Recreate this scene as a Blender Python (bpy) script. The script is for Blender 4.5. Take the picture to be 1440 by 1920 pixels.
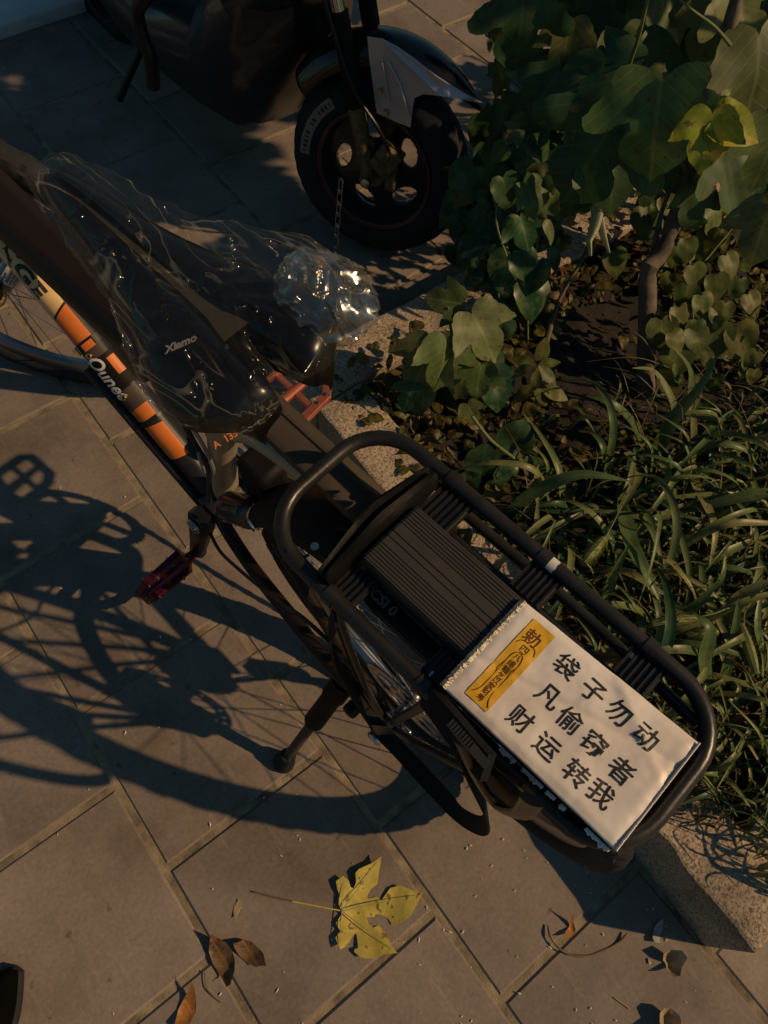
import bpy, bmesh, math, random
from math import sin, cos, pi, radians as rad, hypot, atan2, sqrt
from mathutils import Vector as V, Matrix as M, noise, geometry
random.seed(7)
for o in list(bpy.data.objects): bpy.data.objects.remove(o)
S = bpy.context.scene
col = S.collection

# ------------------------------------------------------------ camera
FPX = 1400.0; CX, CY = 720.0, 960.0; H = 1.40
_d1 = V((-2490, -2940, 1400)); _d2 = V((3480, -2280, 1400))
_Y = _d1.normalized(); _Z = -(_d1.cross(_d2)).normalized(); _X = _Y.cross(_Z)
R3 = M((_X, _Y, _Z))                      # world = R3 @ photo-camera axes
cam = bpy.data.cameras.new('camera'); camo = bpy.data.objects.new('camera', cam); col.objects.link(camo)
cam.sensor_fit = 'VERTICAL'; cam.sensor_height = 36; cam.sensor_width = 27
cam.lens = FPX / 1920 * 36; cam.clip_start = 0.02; cam.clip_end = 300
rt, up, bk = R3 @ V((1, 0, 0)), R3 @ V((0, -1, 0)), R3 @ V((0, 0, -1))
camo.matrix_world = M(((rt.x, up.x, bk.x, 0), (rt.y, up.y, bk.y, 0), (rt.z, up.z, bk.z, H), (0, 0, 0, 1)))
S.camera = camo
S.render.resolution_x = 768; S.render.resolution_y = 1024
# ------------------------------------------------------------ world + lamp light
SUNV = V((-0.857, 0.944, -1.0)).normalized()
w = bpy.data.worlds.new('World'); S.world = w; w.use_nodes = True
nt = w.node_tree; bg = nt.nodes['Background']
sky = nt.nodes.new('ShaderNodeTexSky'); sky.sky_type = 'NISHITA'; sky.sun_disc = False
sky.sun_elevation = rad(38.1); sky.sun_rotation = atan2(0.857, -0.944)
sky.ozone_density = 6.0; sky.air_density = 1.5
tint = nt.nodes.new('ShaderNodeMix'); tint.data_type = 'RGBA'; tint.blend_type = 'MULTIPLY'; tint.inputs[0].default_value = 1; tint.inputs[7].default_value = (.78, 1.0, .92, 1)
nt.links.new(sky.outputs[0], tint.inputs[6]); nt.links.new(tint.outputs[2], bg.inputs[0]); bg.inputs[1].default_value = 0.05
sl = bpy.data.lights.new('street_light', 'SUN'); so = bpy.data.objects.new('street_light', sl); col.objects.link(so)
sl.energy = 4.25; sl.angle = rad(0.7); sl.color = (1.0, 0.66, 0.35)
so.rotation_euler = SUNV.to_track_quat('-Z', 'Y').to_euler(); so.location = (3, -3, 4)
S.view_settings.view_transform = 'Standard'; S.view_settings.look = 'None'
S.view_settings.gamma = 1; S.view_settings.exposure = -0.55

# ------------------------------------------------------------ pixel helpers (photo -> world at a real height)
def ray(px, py): return R3 @ V((px - CX, py - CY, FPX))
def at(px, py, z=0.0):
    r = ray(px, py); t = (z - H) / r.z; return V((r.x * t, r.y * t, z))
def frame(g, yaw, lean):
    yw = rad(yaw); u = V((-sin(yw), cos(yw), 0)); v = V((-cos(yw), -sin(yw), 0)); ln = rad(lean)
    ww = V((0, 0, 1)) * cos(ln) + v * sin(ln); l = ww.cross(u)
    return M(((u.x, l.x, ww.x, g[0]), (u.y, l.y, ww.y, g[1]), (u.z, l.z, ww.z, g[2]), (0, 0, 0, 1)))
BIKE = frame((.298, .158, 0), 7.85, 5.4)
SCOOT = frame((.962, 1.187, 0), -149.0, 7.0)
def on(F, px, py, k, val):               # point in frame F on local plane axis k = val
    Fi = F.inverted(); o = Fi @ V((0, 0, H)); d = Fi.to_3x3() @ ray(px, py)
    t = (val - o[k]) / d[k]; return o + d * t
def bc(px, py, c=.77): return on(BIKE, px, py, 2, c)
def bb(px, py, b=0.0): return on(BIKE, px, py, 1, b)
def sb(px, py, b=0.0): return on(SCOOT, px, py, 1, b)

# ------------------------------------------------------------ mesh builder
class MB:
    def __init__(s): s.v = []; s.f = []; s.uv = []; s.sm = True
    def add(s, vs, fs, uvs=None):
        n = len(s.v); s.v += [tuple(p) for p in vs]; s.f += [tuple(i + n for i in f) for f in fs]
        s.uv += list(uvs) if uvs else [(0, 0)] * len(vs)
        return s
    def box(s, c, h, F=None):
        c = V(c); F = F or M.Identity(3)
        vs = [c + F @ V((sx * h[0], sy * h[1], sz * h[2])) for sx in (-1, 1) for sy in (-1, 1) for sz in (-1, 1)]
        return s.add(vs, [(0, 1, 3, 2), (4, 6, 7, 5), (0, 4, 5, 1), (2, 3, 7, 6), (0, 2, 6, 4), (1, 5, 7, 3)])
    def tube(s, path, r, seg=12, closed=False, cap=True, flat=None):
        P = [V(p) for p in path]; n = len(P); rs = r if isinstance(r, (list, tuple)) else [r] * n
        T = []
        for i in range(n):
            a = P[(i - 1) % n] if (closed or i > 0) else P[i]; b = P[(i + 1) % n] if (closed or i < n - 1) else P[i]
            d = (b - a); T.append(d.normalized() if d.length > 1e-9 else V((0, 0, 1)))
        up = V((0, 0, 1)) if abs(T[0].z) < .9 else V((0, 1, 0))
        N = (up - T[0] * up.dot(T[0])).normalized(); vs = []; fs = []
        fx, fy = flat or (1, 1)
        for i in range(n):
            N = (N - T[i] * N.dot(T[i])).normalized(); B = T[i].cross(N)
            for k in range(seg):
                a = 2 * pi * k / seg; vs.append(P[i] + (N * cos(a) * fx + B * sin(a) * fy) * rs[i])
        for i in range(n if closed else n - 1):
            j = (i + 1) % n
            for k in range(seg):
                k2 = (k + 1) % seg; fs.append((i * seg + k, i * seg + k2, j * seg + k2, j * seg + k))
        if cap and not closed:
            fs.append(tuple(range(seg - 1, -1, -1))); fs.append(tuple((n - 1) * seg + k for k in range(seg)))
        return s.add(vs, fs)
    def lathe(s, prof, c, ax, seg=48, closed=False):
        c = V(c); ax = V(ax).normalized(); u = ax.orthogonal().normalized(); w_ = ax.cross(u); vs = []; fs = []; n = len(prof)
        for k in range(seg):
            a = 2 * pi * k / seg; e = u * cos(a) + w_ * sin(a)
            for (r, h) in prof: vs.append(c + e * r + ax * h)
        for k in range(seg):
            k2 = (k + 1) % seg
            for i in range(n if closed else n - 1):
                j = (i + 1) % n; fs.append((k * n + i, k2 * n + i, k2 * n + j, k * n + j))
        return s.add(vs, fs)
    def prism(s, outl, F, t):            # outl 2D, F maps (x,y,z) -> local, thickness t along z
        n = len(outl); vs = [F @ V((x, y, 0)) for x, y in outl] + [F @ V((x, y, t)) for x, y in outl]
        fs = [tuple(range(n - 1, -1, -1)), tuple(range(n, 2 * n))] + [(i, (i + 1) % n, (i + 1) % n + n, i + n) for i in range(n)]
        return s.add(vs, fs)
    def grid(s, rows, closed=False):
        n = len(rows); m = len(rows[0]); vs = [p for r in rows for p in r]
        fs = []
        for i in range(n - 1):
            for j in range(m if closed else m - 1):
                j2 = (j + 1) % m; fs.append((i * m + j, i * m + j2, (i + 1) * m + j2, (i + 1) * m + j))
        uv = [(j / (m - 1), i / (n - 1)) for i in range(n) for j in range(m)]
        return s.add(vs, fs, uv)
    def build(s, name, mat, parent=None, F=None, smooth=True, bevel=0, solid=0, fixn=True, edge=None):
        me = bpy.data.meshes.new(name); me.from_pydata(s.v, [], s.f); me.update()
        ul = me.uv_layers.new(name='UVMap')
        for lp in me.loops: ul.data[lp.index].uv = s.uv[lp.vertex_index]
        if fixn:
            bm = bmesh.new(); bm.from_mesh(me); bmesh.ops.recalc_face_normals(bm, faces=bm.faces); bm.to_mesh(me); bm.free()
        if smooth:
            for p in me.polygons: p.use_smooth = True
            me.set_sharp_from_angle(angle=rad(38))
        me.materials.append(mat)
        o = bpy.data.objects.new(name, me); col.objects.link(o)
        if parent is not None: o.parent = parent
        if F is not None: o.matrix_world = F
        if solid: md = o.modifiers.new('s', 'SOLIDIFY'); md.thickness = solid; md.offset = 0
        if bevel:
            md = o.modifiers.new('b', 'BEVEL'); md.width = bevel; md.segments = 2; md.limit_method = 'ANGLE'; md.angle_limit = rad(40)
        return o
def tag(o, label=None, cat=None, group=None, kind=None):
    if label: o['label'] = label
    if cat: o['category'] = cat
    if group: o['group'] = group
    if kind: o['kind'] = kind
    return o
def thing(name, label, cat, F, group=None):
    o = bpy.data.objects.new(name, None); col.objects.link(o); o.empty_display_size = .05
    o.matrix_world = F; return tag(o, label, cat, group)
def copy_tree(o, parent=None):
    c = o.copy(); col.objects.link(c); c.parent = parent
    for ch in [x for x in bpy.data.objects if x.parent == o]: copy_tree(ch, c)
    return c
def smoothpath(pts, n=8, closed=False):
    P = [V(p) for p in pts]; N = len(P); out = []
    rng = range(N if closed else N - 1)
    for i in rng:
        p0 = P[(i - 1) % N] if (closed or i > 0) else P[i]; p1 = P[i]; p2 = P[(i + 1) % N]
        p3 = P[(i + 2) % N] if (closed or i < N - 2) else p2
        for k in range(n):
            t = k / n
            out.append(0.5 * ((2 * p1) + (p2 - p0) * t + (2 * p0 - 5 * p1 + 4 * p2 - p3) * t * t + (3 * p1 - p0 - 3 * p2 + p3) * t ** 3))
    if not closed: out.append(P[-1])
    return out

# ------------------------------------------------------------ materials
def new_mat(name):
    m = bpy.data.materials.new(name); m.use_nodes = True
    return m, m.node_tree, m.node_tree.nodes['Principled BSDF']
def nd(t, typ, **kw):
    n = t.nodes.new(typ)
    for k, v_ in kw.items(): setattr(n, k, v_)
    return n
def ramp(t, fac, stops):
    r = nd(t, 'ShaderNodeValToRGB'); e = r.color_ramp.elements
    if len(stops) == 1: stops = [(0, stops[0][1]), (1, stops[0][1])]
    while len(e) < len(stops): e.new(.5)
    for i, (p, c) in enumerate(stops): e[i].position = p; e[i].color = (*c, 1)
    t.links.new(fac, r.inputs[0]); return r.outputs[0]
def noise_tex(t, scale, detail=6, rough=.6, obj=True, vec=None):
    tc = nd(t, 'ShaderNodeTexCoord'); n = nd(t, 'ShaderNodeTexNoise')
    n.inputs['Scale'].default_value = scale; n.inputs['Detail'].default_value = detail; n.inputs['Roughness'].default_value = rough
    t.links.new(vec if vec else tc.outputs['Object' if obj else 'Generated'], n.inputs['Vector']); return n.outputs['Fac']
def bump(t, b, h, strength=.3, dist=.01):
    n = nd(t, 'ShaderNodeBump'); n.inputs['Strength'].default_value = strength; n.inputs['Distance'].default_value = dist
    t.links.new(h, n.inputs['Height']); t.links.new(n.outputs[0], b.inputs['Normal']); return n
def mat(name, c, rough=.5, metal=0, c2=None, scale=60, bmp=0, bscale=None, spec=.5, coat=0, rvar=0):
    m, t, b = new_mat(name)
    c2 = c2 or tuple(x * .72 for x in c)
    f = noise_tex(t, scale)
    t.links.new(ramp(t, f, [(.3, c2), (.7, c)]), b.inputs['Base Color'])
    b.inputs['Roughness'].default_value = rough; b.inputs['Metallic'].default_value = metal
    b.inputs['Specular IOR Level'].default_value = spec; b.inputs['Coat Weight'].default_value = coat
    if rvar:
        mr = nd(t, 'ShaderNodeMapRange'); mr.inputs[3].default_value = max(.03, rough - rvar); mr.inputs[4].default_value = min(1, rough + rvar)
        t.links.new(noise_tex(t, scale * .5), mr.inputs[0]); t.links.new(mr.outputs[0], b.inputs['Roughness'])
    if bmp: bump(t, b, noise_tex(t, bscale or scale * 3), bmp, .002)
    return m
def leaf_mat(name, cols, transl=.25, vein=1.0, rough=.5, tcol=None, patch=None):
    m, t, b = new_mat(name)
    g = nd(t, 'ShaderNodeNewGeometry'); base = ramp(t, g.outputs['Random Per Island'], [(i / max(1, len(cols) - 1), c) for i, c in enumerate(cols)])
    uv = nd(t, 'ShaderNodeUVMap'); sp = nd(t, 'ShaderNodeSeparateXYZ'); t.links.new(uv.outputs[0], sp.inputs[0])
    ab = nd(t, 'ShaderNodeMath', operation='ABSOLUTE'); t.links.new(sp.outputs[0], ab.inputs[0])
    k = nd(t, 'ShaderNodeMath', operation='MULTIPLY'); t.links.new(ab.outputs[0], k.inputs[0]); k.inputs[1].default_value = .8
    sb_ = nd(t, 'ShaderNodeMath', operation='SUBTRACT'); t.links.new(sp.outputs[1], sb_.inputs[0]); t.links.new(k.outputs[0], sb_.inputs[1])
    ml = nd(t, 'ShaderNodeMath', operation='MULTIPLY'); t.links.new(sb_.outputs[0], ml.inputs[0]); ml.inputs[1].default_value = 40.
    sn = nd(t, 'ShaderNodeMath', operation='COSINE'); t.links.new(ml.outputs[0], sn.inputs[0])
    side = ramp(t, sn.outputs[0], [(.93, (0, 0, 0)), (1, (.7, .7, .7))])
    mid = ramp(t, ab.outputs[0], [(0, (1, 1, 1)), (.035, (0, 0, 0))])
    mx = nd(t, 'ShaderNodeMath', operation='MAXIMUM'); t.links.new(side, mx.inputs[0]); t.links.new(mid, mx.inputs[1])
    nz = ramp(t, noise_tex(t, 35), [(.3, (.62, .62, .62)), (.7, (1.15, 1.15, 1.15))])
    mm = nd(t, 'ShaderNodeMix', data_type='RGBA', blend_type='MULTIPLY'); mm.inputs[0].default_value = 1
    t.links.new(base, mm.inputs[6]); t.links.new(nz, mm.inputs[7]); cc = mm.outputs[2]
    if patch:
        pm = nd(t, 'ShaderNodeMix', data_type='RGBA'); t.links.new(ramp(t, noise_tex(t, patch[1], 3), [(.5, (0, 0, 0)), (.62, (1, 1, 1))]), pm.inputs[0])
        t.links.new(cc, pm.inputs[6]); pm.inputs[7].default_value = (*patch[0], 1); cc = pm.outputs[2]
    bs = nd(t, 'ShaderNodeMix', data_type='RGBA'); t.links.new(ramp(t, noise_tex(t, 75, 2, .5), [(.63, (0, 0, 0)), (.67, (.8, .8, .8))]), bs.inputs[0]); t.links.new(cc, bs.inputs[6]); bs.inputs[7].default_value = (.11, .07, .025, 1); cc = bs.outputs[2]
    vm = nd(t, 'ShaderNodeMix', data_type='RGBA', blend_type='MIX')
    vs_ = nd(t, 'ShaderNodeMath', operation='MULTIPLY'); t.links.new(mx.outputs[0], vs_.inputs[0]); vs_.inputs[1].default_value = .35 * vein
    t.links.new(vs_.outputs[0], vm.inputs[0]); t.links.new(cc, vm.inputs[6])
    vc = cols[-1]; vm.inputs[7].default_value = (vc[0] * 1.9, vc[1] * 1.7, vc[2] * 1.9, 1)
    t.links.new(vm.outputs[2], b.inputs['Base Color']); b.inputs['Roughness'].default_value = rough
    b.inputs['Specular IOR Level'].default_value = .35
    bump(t, b, mx.outputs[0], -.35 * vein, .002)
    tr = nd(t, 'ShaderNodeBsdfTranslucent'); ms = nd(t, 'ShaderNodeMixShader'); ms.inputs[0].default_value = transl
    t.links.new(vm.outputs[2], tr.inputs[0]); out = t.nodes['Material Output']
    t.links.new(b.outputs[0], ms.inputs[1]); t.links.new(tr.outputs[0], ms.inputs[2]); t.links.new(ms.outputs[0], out.inputs[0])
    return m

def paver_mat():
    m, t, b = new_mat('paver stone')
    g = nd(t, 'ShaderNodeNewGeometry')
    isl = ramp(t, g.outputs['Random Per Island'], [(0, (.205, .172, .148)), (.5, (.23, .192, .163)), (1, (.25, .208, .175))])
    n1 = ramp(t, noise_tex(t, 5, 8, .65), [(.28, (.58, .55, .50)), (.5, (.95, .94, .92)), (.74, (1.22, 1.2, 1.18))])
    n2 = ramp(t, noise_tex(t, 140, 4, .7), [(.25, (.75, .75, .75)), (.75, (1.15, 1.15, 1.15))])
    a = nd(t, 'ShaderNodeMix', data_type='RGBA', blend_type='MULTIPLY'); a.inputs[0].default_value = 1; t.links.new(isl, a.inputs[6]); t.links.new(n1, a.inputs[7])
    c = nd(t, 'ShaderNodeMix', data_type='RGBA', blend_type='MULTIPLY'); c.inputs[0].default_value = 1; t.links.new(a.outputs[2], c.inputs[6]); t.links.new(n2, c.inputs[7])
    st = ramp(t, noise_tex(t, 1.9, 7, .62), [(.36, (.74, .70, .64)), (.52, (1.03, 1.03, 1.03))])
    e0 = nd(t, 'ShaderNodeMix', data_type='RGBA', blend_type='MULTIPLY'); e0.inputs[0].default_value = 1; t.links.new(c.outputs[2], e0.inputs[6]); t.links.new(st, e0.inputs[7])
    sp_ = ramp(t, noise_tex(t, 42, 2, .5), [(.24, (.45, .42, .38)), (.31, (1, 1, 1))])
    e1 = nd(t, 'ShaderNodeMix', data_type='RGBA', blend_type='MULTIPLY'); e1.inputs[0].default_value = .8; t.links.new(e0.outputs[2], e1.inputs[6]); t.links.new(sp_, e1.inputs[7]); c = e1
    # pale scuffs
    tc = nd(t, 'ShaderNodeTexCoord'); mp = nd(t, 'ShaderNodeMapping'); mp.inputs['Scale'].default_value = (22, 4, 1); mp.inputs['Rotation'].default_value = (0, 0, .35)
    t.links.new(tc.outputs['Object'], mp.inputs[0])
    sc = ramp(t, noise_tex(t, 1, 5, .75, vec=mp.outputs[0]), [(.58, (0, 0, 0)), (.8, (.45, .45, .45))])
    d = nd(t, 'ShaderNodeMix', data_type='RGBA'); t.links.new(sc, d.inputs[0]); t.links.new(c.outputs[2], d.inputs[6]); d.inputs[7].default_value = (.42, .38, .34, 1)
    t.links.new(d.outputs[2], b.inputs['Base Color'])
    mr = nd(t, 'ShaderNodeMapRange'); mr.inputs[3].default_value = .5; mr.inputs[4].default_value = .85; t.links.new(noise_tex(t, 9), mr.inputs[0]); t.links.new(mr.outputs[0], b.inputs['Roughness'])
    b.inputs['Specular IOR Level'].default_value = .3
    bump(t, b, noise_tex(t, 260, 5, .7), .22, .0012)
    return m
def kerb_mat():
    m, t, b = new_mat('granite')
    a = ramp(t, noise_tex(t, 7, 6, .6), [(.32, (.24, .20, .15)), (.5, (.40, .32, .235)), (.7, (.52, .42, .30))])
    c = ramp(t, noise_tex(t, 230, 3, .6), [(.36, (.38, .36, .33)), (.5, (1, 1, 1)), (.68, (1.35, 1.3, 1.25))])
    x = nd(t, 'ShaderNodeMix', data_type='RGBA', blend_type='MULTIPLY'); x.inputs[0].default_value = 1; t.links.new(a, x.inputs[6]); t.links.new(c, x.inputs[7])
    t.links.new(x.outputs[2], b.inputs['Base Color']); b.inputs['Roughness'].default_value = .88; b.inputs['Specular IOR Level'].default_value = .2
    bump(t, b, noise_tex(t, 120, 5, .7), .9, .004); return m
MT = dict(
    paver=paver_mat(),
    grout=mat('grout sand', (.36, .29, .19), .95, c2=(.10, .08, .055), scale=26, bmp=.8, bscale=350),
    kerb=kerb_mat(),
    soil=mat('soil', (.034, .026, .019), .95, c2=(.010, .008, .007), scale=24, bmp=1, bscale=90),
    strip=mat('pale stone strip', (.62, .64, .64), .8, c2=(.45, .47, .47), scale=12, bmp=.3),
    asphalt=mat('asphalt', (.06, .06, .06), .9, scale=60, bmp=.6),
    rack=mat('satin black rack tube', (.024, .021, .017), .36, c2=(.012, .011, .010), scale=26, spec=.5, rvar=.18, bmp=.15),
    black=mat('black plastic', (.010, .010, .012), .38, spec=.35, scale=30, rvar=.12),
    matte=mat('matte black', (.008, .0075, .007), .6, scale=40, bmp=.3, spec=.2),
    rubber=mat('tyre rubber', (.026, .028, .032), .78, spec=.2, scale=50, bmp=.5, bscale=200),
    frame=mat('dark brown frame paint', (.020, .013, .010), .45, c2=(.012, .008, .007), scale=14, spec=.25, rvar=.1),
    beige=mat('bare alloy frame', (.46, .37, .25), .42, c2=(.36, .29, .2), scale=20, metal=.2, rvar=.1),
    tubeb=mat('charcoal frame paint', (.022, .021, .025), .4, scale=25, spec=.3),
    orange=mat('orange decal', (.72, .19, .025), .45, c2=(.6, .15, .02), scale=30),
    cream=mat('cream decal', (.80, .55, .26), .45, c2=(.7, .47, .2), scale=30),
    olive2=mat('olive shell', (.03,.026,.012), .4),
    silverd=mat('silver decal', (.35, .38, .36), .35, metal=.3),
    letter=mat('dark lettering', (.03, .022, .018), .6),
    white=mat('white print', (.75, .73, .72), .5),
    greyp=mat('grey print', (.22, .2, .18), .5),
    batt=mat('ribbed battery case', (.052, .045, .037), .5, c2=(.036, .031, .027), scale=25, spec=.45),
    mud=mat('brown plastic mudguard', (.085, .066, .048), .5, c2=(.06, .047, .035), scale=16, spec=.25),
    shell=mat('dark saddle shell', (.022, .017, .012), .4, spec=.3),
    red=mat('red anodised alloy', (.80, .25, .13), .24, metal=.75, c2=(.7, .17, .10), scale=30, rvar=.1),
    magenta=mat('magenta anodised alloy', (.17, .025, .045), .3, metal=.7, c2=(.07, .012, .022), scale=60),
    steel=mat('steel', (.55, .55, .55), .25, metal=1, scale=60, rvar=.12),
    rim=mat('polished rim', (.30, .32, .36), .3, metal=1, scale=12, rvar=.08),
    brass=mat('brass', (.7, .5, .18), .3, metal=1),
    rust=mat('rusty caliper', (.22, .15, .065), .6, c2=(.06, .045, .025), scale=70, metal=.3, bmp=.8),
    paper=mat('laminated paper', (.84, .79, .73), .38, c2=(.68, .60, .52), scale=9, bmp=.25, bscale=16, spec=.35),
    foil=mat('crumpled tape', (.42, .38, .31), .3, c2=(.2, .18, .14), scale=120, metal=.5, bmp=1, bscale=180),
    yellow=mat('yellow talisman paper', (.80, .46, .02), .5, c2=(.68, .36, .015), scale=14),
    ink=mat('black ink', (.012, .010, .009), .5),
    redink=mat('dark red ink', (.16, .035, .01), .6),
    strap=mat('black webbing', (.010, .012, .014), .7, scale=200, bmp=.4, spec=.2),
    saddle=mat('black saddle vinyl', (.006, .005, .005), .27, scale=30, spec=.4, rvar=.06),
    olive=mat('saddle channel foam', (.05, .042, .022), .55, scale=50),
    sbody=mat('black scooter panel', (.016, .018, .022), .3, scale=6, rvar=.1, coat=.3),
    sfend=mat('glossy grey fender paint', (.55, .52, .54), .22, c2=(.45, .43, .46), scale=5, metal=.5, coat=1),
    sfend2=mat('glossy dark fender paint', (.03, .025, .022), .22, scale=5, metal=.6, coat=.6, bmp=.05, bscale=10),
    chrome=mat('chrome', (.7, .7, .7), .1, metal=1),
    pink=mat('red pinstripe', (.35, .02, .05), .4),
    bark=mat('bark', (.20, .155, .11), .9, c2=(.045, .035, .026), scale=22, bmp=1, bscale=45),
    stem=mat('green stem', (.16, .19, .07), .6, c2=(.1, .12, .04), scale=40),
    twig=mat('dry twig', (.16, .10, .05), .8),
    shoe=mat('black shoe leather', (.003, .0028, .0025), .9, scale=30, spec=.04),
)
G1 = (.035, .125, .045); G2 = (.07, .165, .05); G3 = (.13, .20, .05); G4 = (.18, .215, .075)
ML = dict(
    mul=leaf_mat('mulberry leaf', [G1, G3, (.10, .12, .04), G4]),
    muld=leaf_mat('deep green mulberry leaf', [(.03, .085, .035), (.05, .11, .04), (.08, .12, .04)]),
    vine=leaf_mat('vine leaf', [(.02, .06, .03), (.035, .095, .04), (.06, .12, .035)], rough=.35),
    vine2=leaf_mat('mottled vine leaf', [(.02, .065, .03), (.04, .1, .035)], rough=.35, patch=((.085, .14, .05), 30)),
    weed=leaf_mat('weed leaf', [(.06, .11, .02), (.11, .14, .03), (.15, .15, .035)]),
    grass=leaf_mat('grass blade', [(.03, .09, .045), (.10, .17, .055), (.21, .25, .09), (.08, .14, .05), (.27, .25, .10), (.14, .20, .06)], vein=.6, rough=.4),
    fox=leaf_mat('foxtail bristle', [(.30, .34, .12), (.36, .38, .14)], vein=0),
    dry=leaf_mat('dry grass', [(.10, .09, .03), (.17, .12, .05), (.07, .08, .03), (.22, .15, .07)], vein=0),
    litter=leaf_mat('leaf litter', [(.05, .06, .015), (.13, .11, .02), (.10, .05, .02), (.03, .05, .015), (.18, .15, .03)], vein=.5),
    ylw=leaf_mat('yellow leaf', [(.52, .42, .08), (.6, .5, .11)], transl=.1, vein=.5),
    yg=leaf_mat('yellow green leaf', [(.30, .34, .03)], transl=.2, patch=((.42, .32, .03), 30)),
    brown=leaf_mat('brown leaf', [(.16, .09, .035), (.22, .13, .06)], transl=.05, patch=((.08, .04, .015), 60)),
    orl=leaf_mat('orange brown leaf', [(.42, .18, .05)], transl=.08),
    tan=leaf_mat('tan leaf', [(.42, .33, .2)], transl=.08, vein=.3),
    grey=leaf_mat('grey green leaf', [(.35, .40, .38)], transl=.05, vein=.4),
    pale=leaf_mat('pale curled leaf', [(.36, .38, .22)], transl=.15, vein=.4),
)

# ------------------------------------------------------------ ground
def tile_y0(i): return {0: .219, 1: .058, -1: .065}.get(i, .219 if i % 2 == 0 else .065)
TS = .3235
g = MB()
def tile(x0, x1, y0, y1, z=0.0):
    j = .0055; b = .004; x0 += j; x1 -= j; y0 += j; y1 -= j
    jz = random.uniform(-.0012, .0012)
    z += jz
    vs = [(x0, y0, -.012), (x1, y0, -.012), (x1, y1, -.012), (x0, y1, -.012), (x0, y0, z - b), (x1, y0, z - b), (x1, y1, z - b), (x0, y1, z - b),
          (x0 + b, y0 + b, z), (x1 - b, y0 + b, z), (x1 - b, y1 - b, z), (x0 + b, y1 - b, z)]
    fs = [(8, 9, 10, 11)]
    for i in range(4):
        k = (i + 1) % 4; fs += [(i, k, 4 + k, 4 + i), (4 + i, 4 + k, 8 + k, 8 + i)]
    g.add(vs, fs)
YEND = 2.515
for i in range(-9, 14):
    xa = -.203 + .3230 * i; xb = xa + .3230
    if i == 2: xa, xb = .443, .766
    y = tile_y0(i) - TS * 9
    while y < YEND:
        y1 = min(y + TS, YEND)
        if not (xa > .43 and xb < 1.75 and y > -.42 and y1 < .86) and y1 > y + .03:
            ya, yb = y, y1
            tile(xa, xb, ya, yb)
        y += TS
tag(g.build('pavement', MT['paver'], smooth=False, fixn=False), kind='structure')
g = MB(); g.box((0, 0, -.030), (30, 30, .0262)); tag(g.build('ground', MT['grout'], smooth=False), kind='structure')
g = MB(); g.box((0, YEND + .09, .012), (4, .085, .022)); tag(g.build('stone_strip', MT['strip'], bevel=.006, smooth=False), kind='structure')
g = MB(); g.box((0, YEND + 10.18, -.003), (25, 10, .003)); tag(g.build('road', MT['asphalt'], smooth=False), kind='structure')
# planter kerb (square tree pit)
def rocky(bx, amp=.0015, cuts=18):
    me = bx.data; bm = bmesh.new(); bm.from_mesh(me)
    es = sorted(bm.edges, key=lambda e: -e.calc_length())
    bmesh.ops.subdivide_edges(bm, edges=[e for e in bm.edges if e.calc_length() > .3], cuts=80, use_grid_fill=True)
    for v_ in bm.verts:
        n_ = noise.noise_vector(v_.co * 30) * amp + noise.noise_vector(v_.co * 9) * amp * 1.5; v_.co += V((n_.x, n_.y, n_.z * .6))
    bm.to_mesh(me); bm.free()
KX0 = .445; KY0 = -.423; KX1 = .487; KY1 = .873; PX = 1.74
def kx(y): return KX0 + (KX1 - KX0) * (y - KY0) / (KY1 - KY0)
KH = .16; KW = .115
def slab(poly, name, label):
    g = MB(); n = len(poly)
    vs = [(x, y, -.01) for x, y in poly] + [(x, y, KH - .006) for x, y in poly]
    cx = sum(p[0] for p in poly) / n; cy = sum(p[1] for p in poly) / n
    g.add(vs, [(0, 1, 5, 4), (1, 2, 6, 5), (2, 3, 7, 6), (3, 0, 4, 7), (4, 5, 6, 7)])
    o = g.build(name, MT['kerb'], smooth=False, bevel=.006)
    rocky(o); tag(o, kind='structure'); return o
rocky.__defaults__ = (.0034, 18)
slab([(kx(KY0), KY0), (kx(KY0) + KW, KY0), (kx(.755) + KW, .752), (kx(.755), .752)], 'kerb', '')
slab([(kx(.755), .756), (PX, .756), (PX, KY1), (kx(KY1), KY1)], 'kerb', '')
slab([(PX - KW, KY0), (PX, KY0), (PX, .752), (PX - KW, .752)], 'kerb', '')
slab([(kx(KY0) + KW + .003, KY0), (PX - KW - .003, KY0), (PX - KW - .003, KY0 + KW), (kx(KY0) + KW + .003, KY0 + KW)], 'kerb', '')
# soil
g = MB(); rows = []
nx, ny = 90, 90
def soil_z(x, y):
    z = .125 + .012 * noise.noise(V((x * 6, y * 6, 1))) + .008 * noise.noise(V((x * 22, y * 22, 3)))
    d = hypot(x - .93, y - .42); z += .045 * max(0, 1 - d / .13)
    return z
for i in range(ny):
    y = -.41 + 1.2 * i / (ny - 1); rows.append([(x, y, soil_z(x, y) + .006 * noise.noise(V((x * 70, y * 70, 5)))) for x in [.50 + 1.2 * j / (nx - 1) for j in range(nx)]])
g.grid(rows); tag(g.build('soil', MT['soil']), kind='structure')

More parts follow.
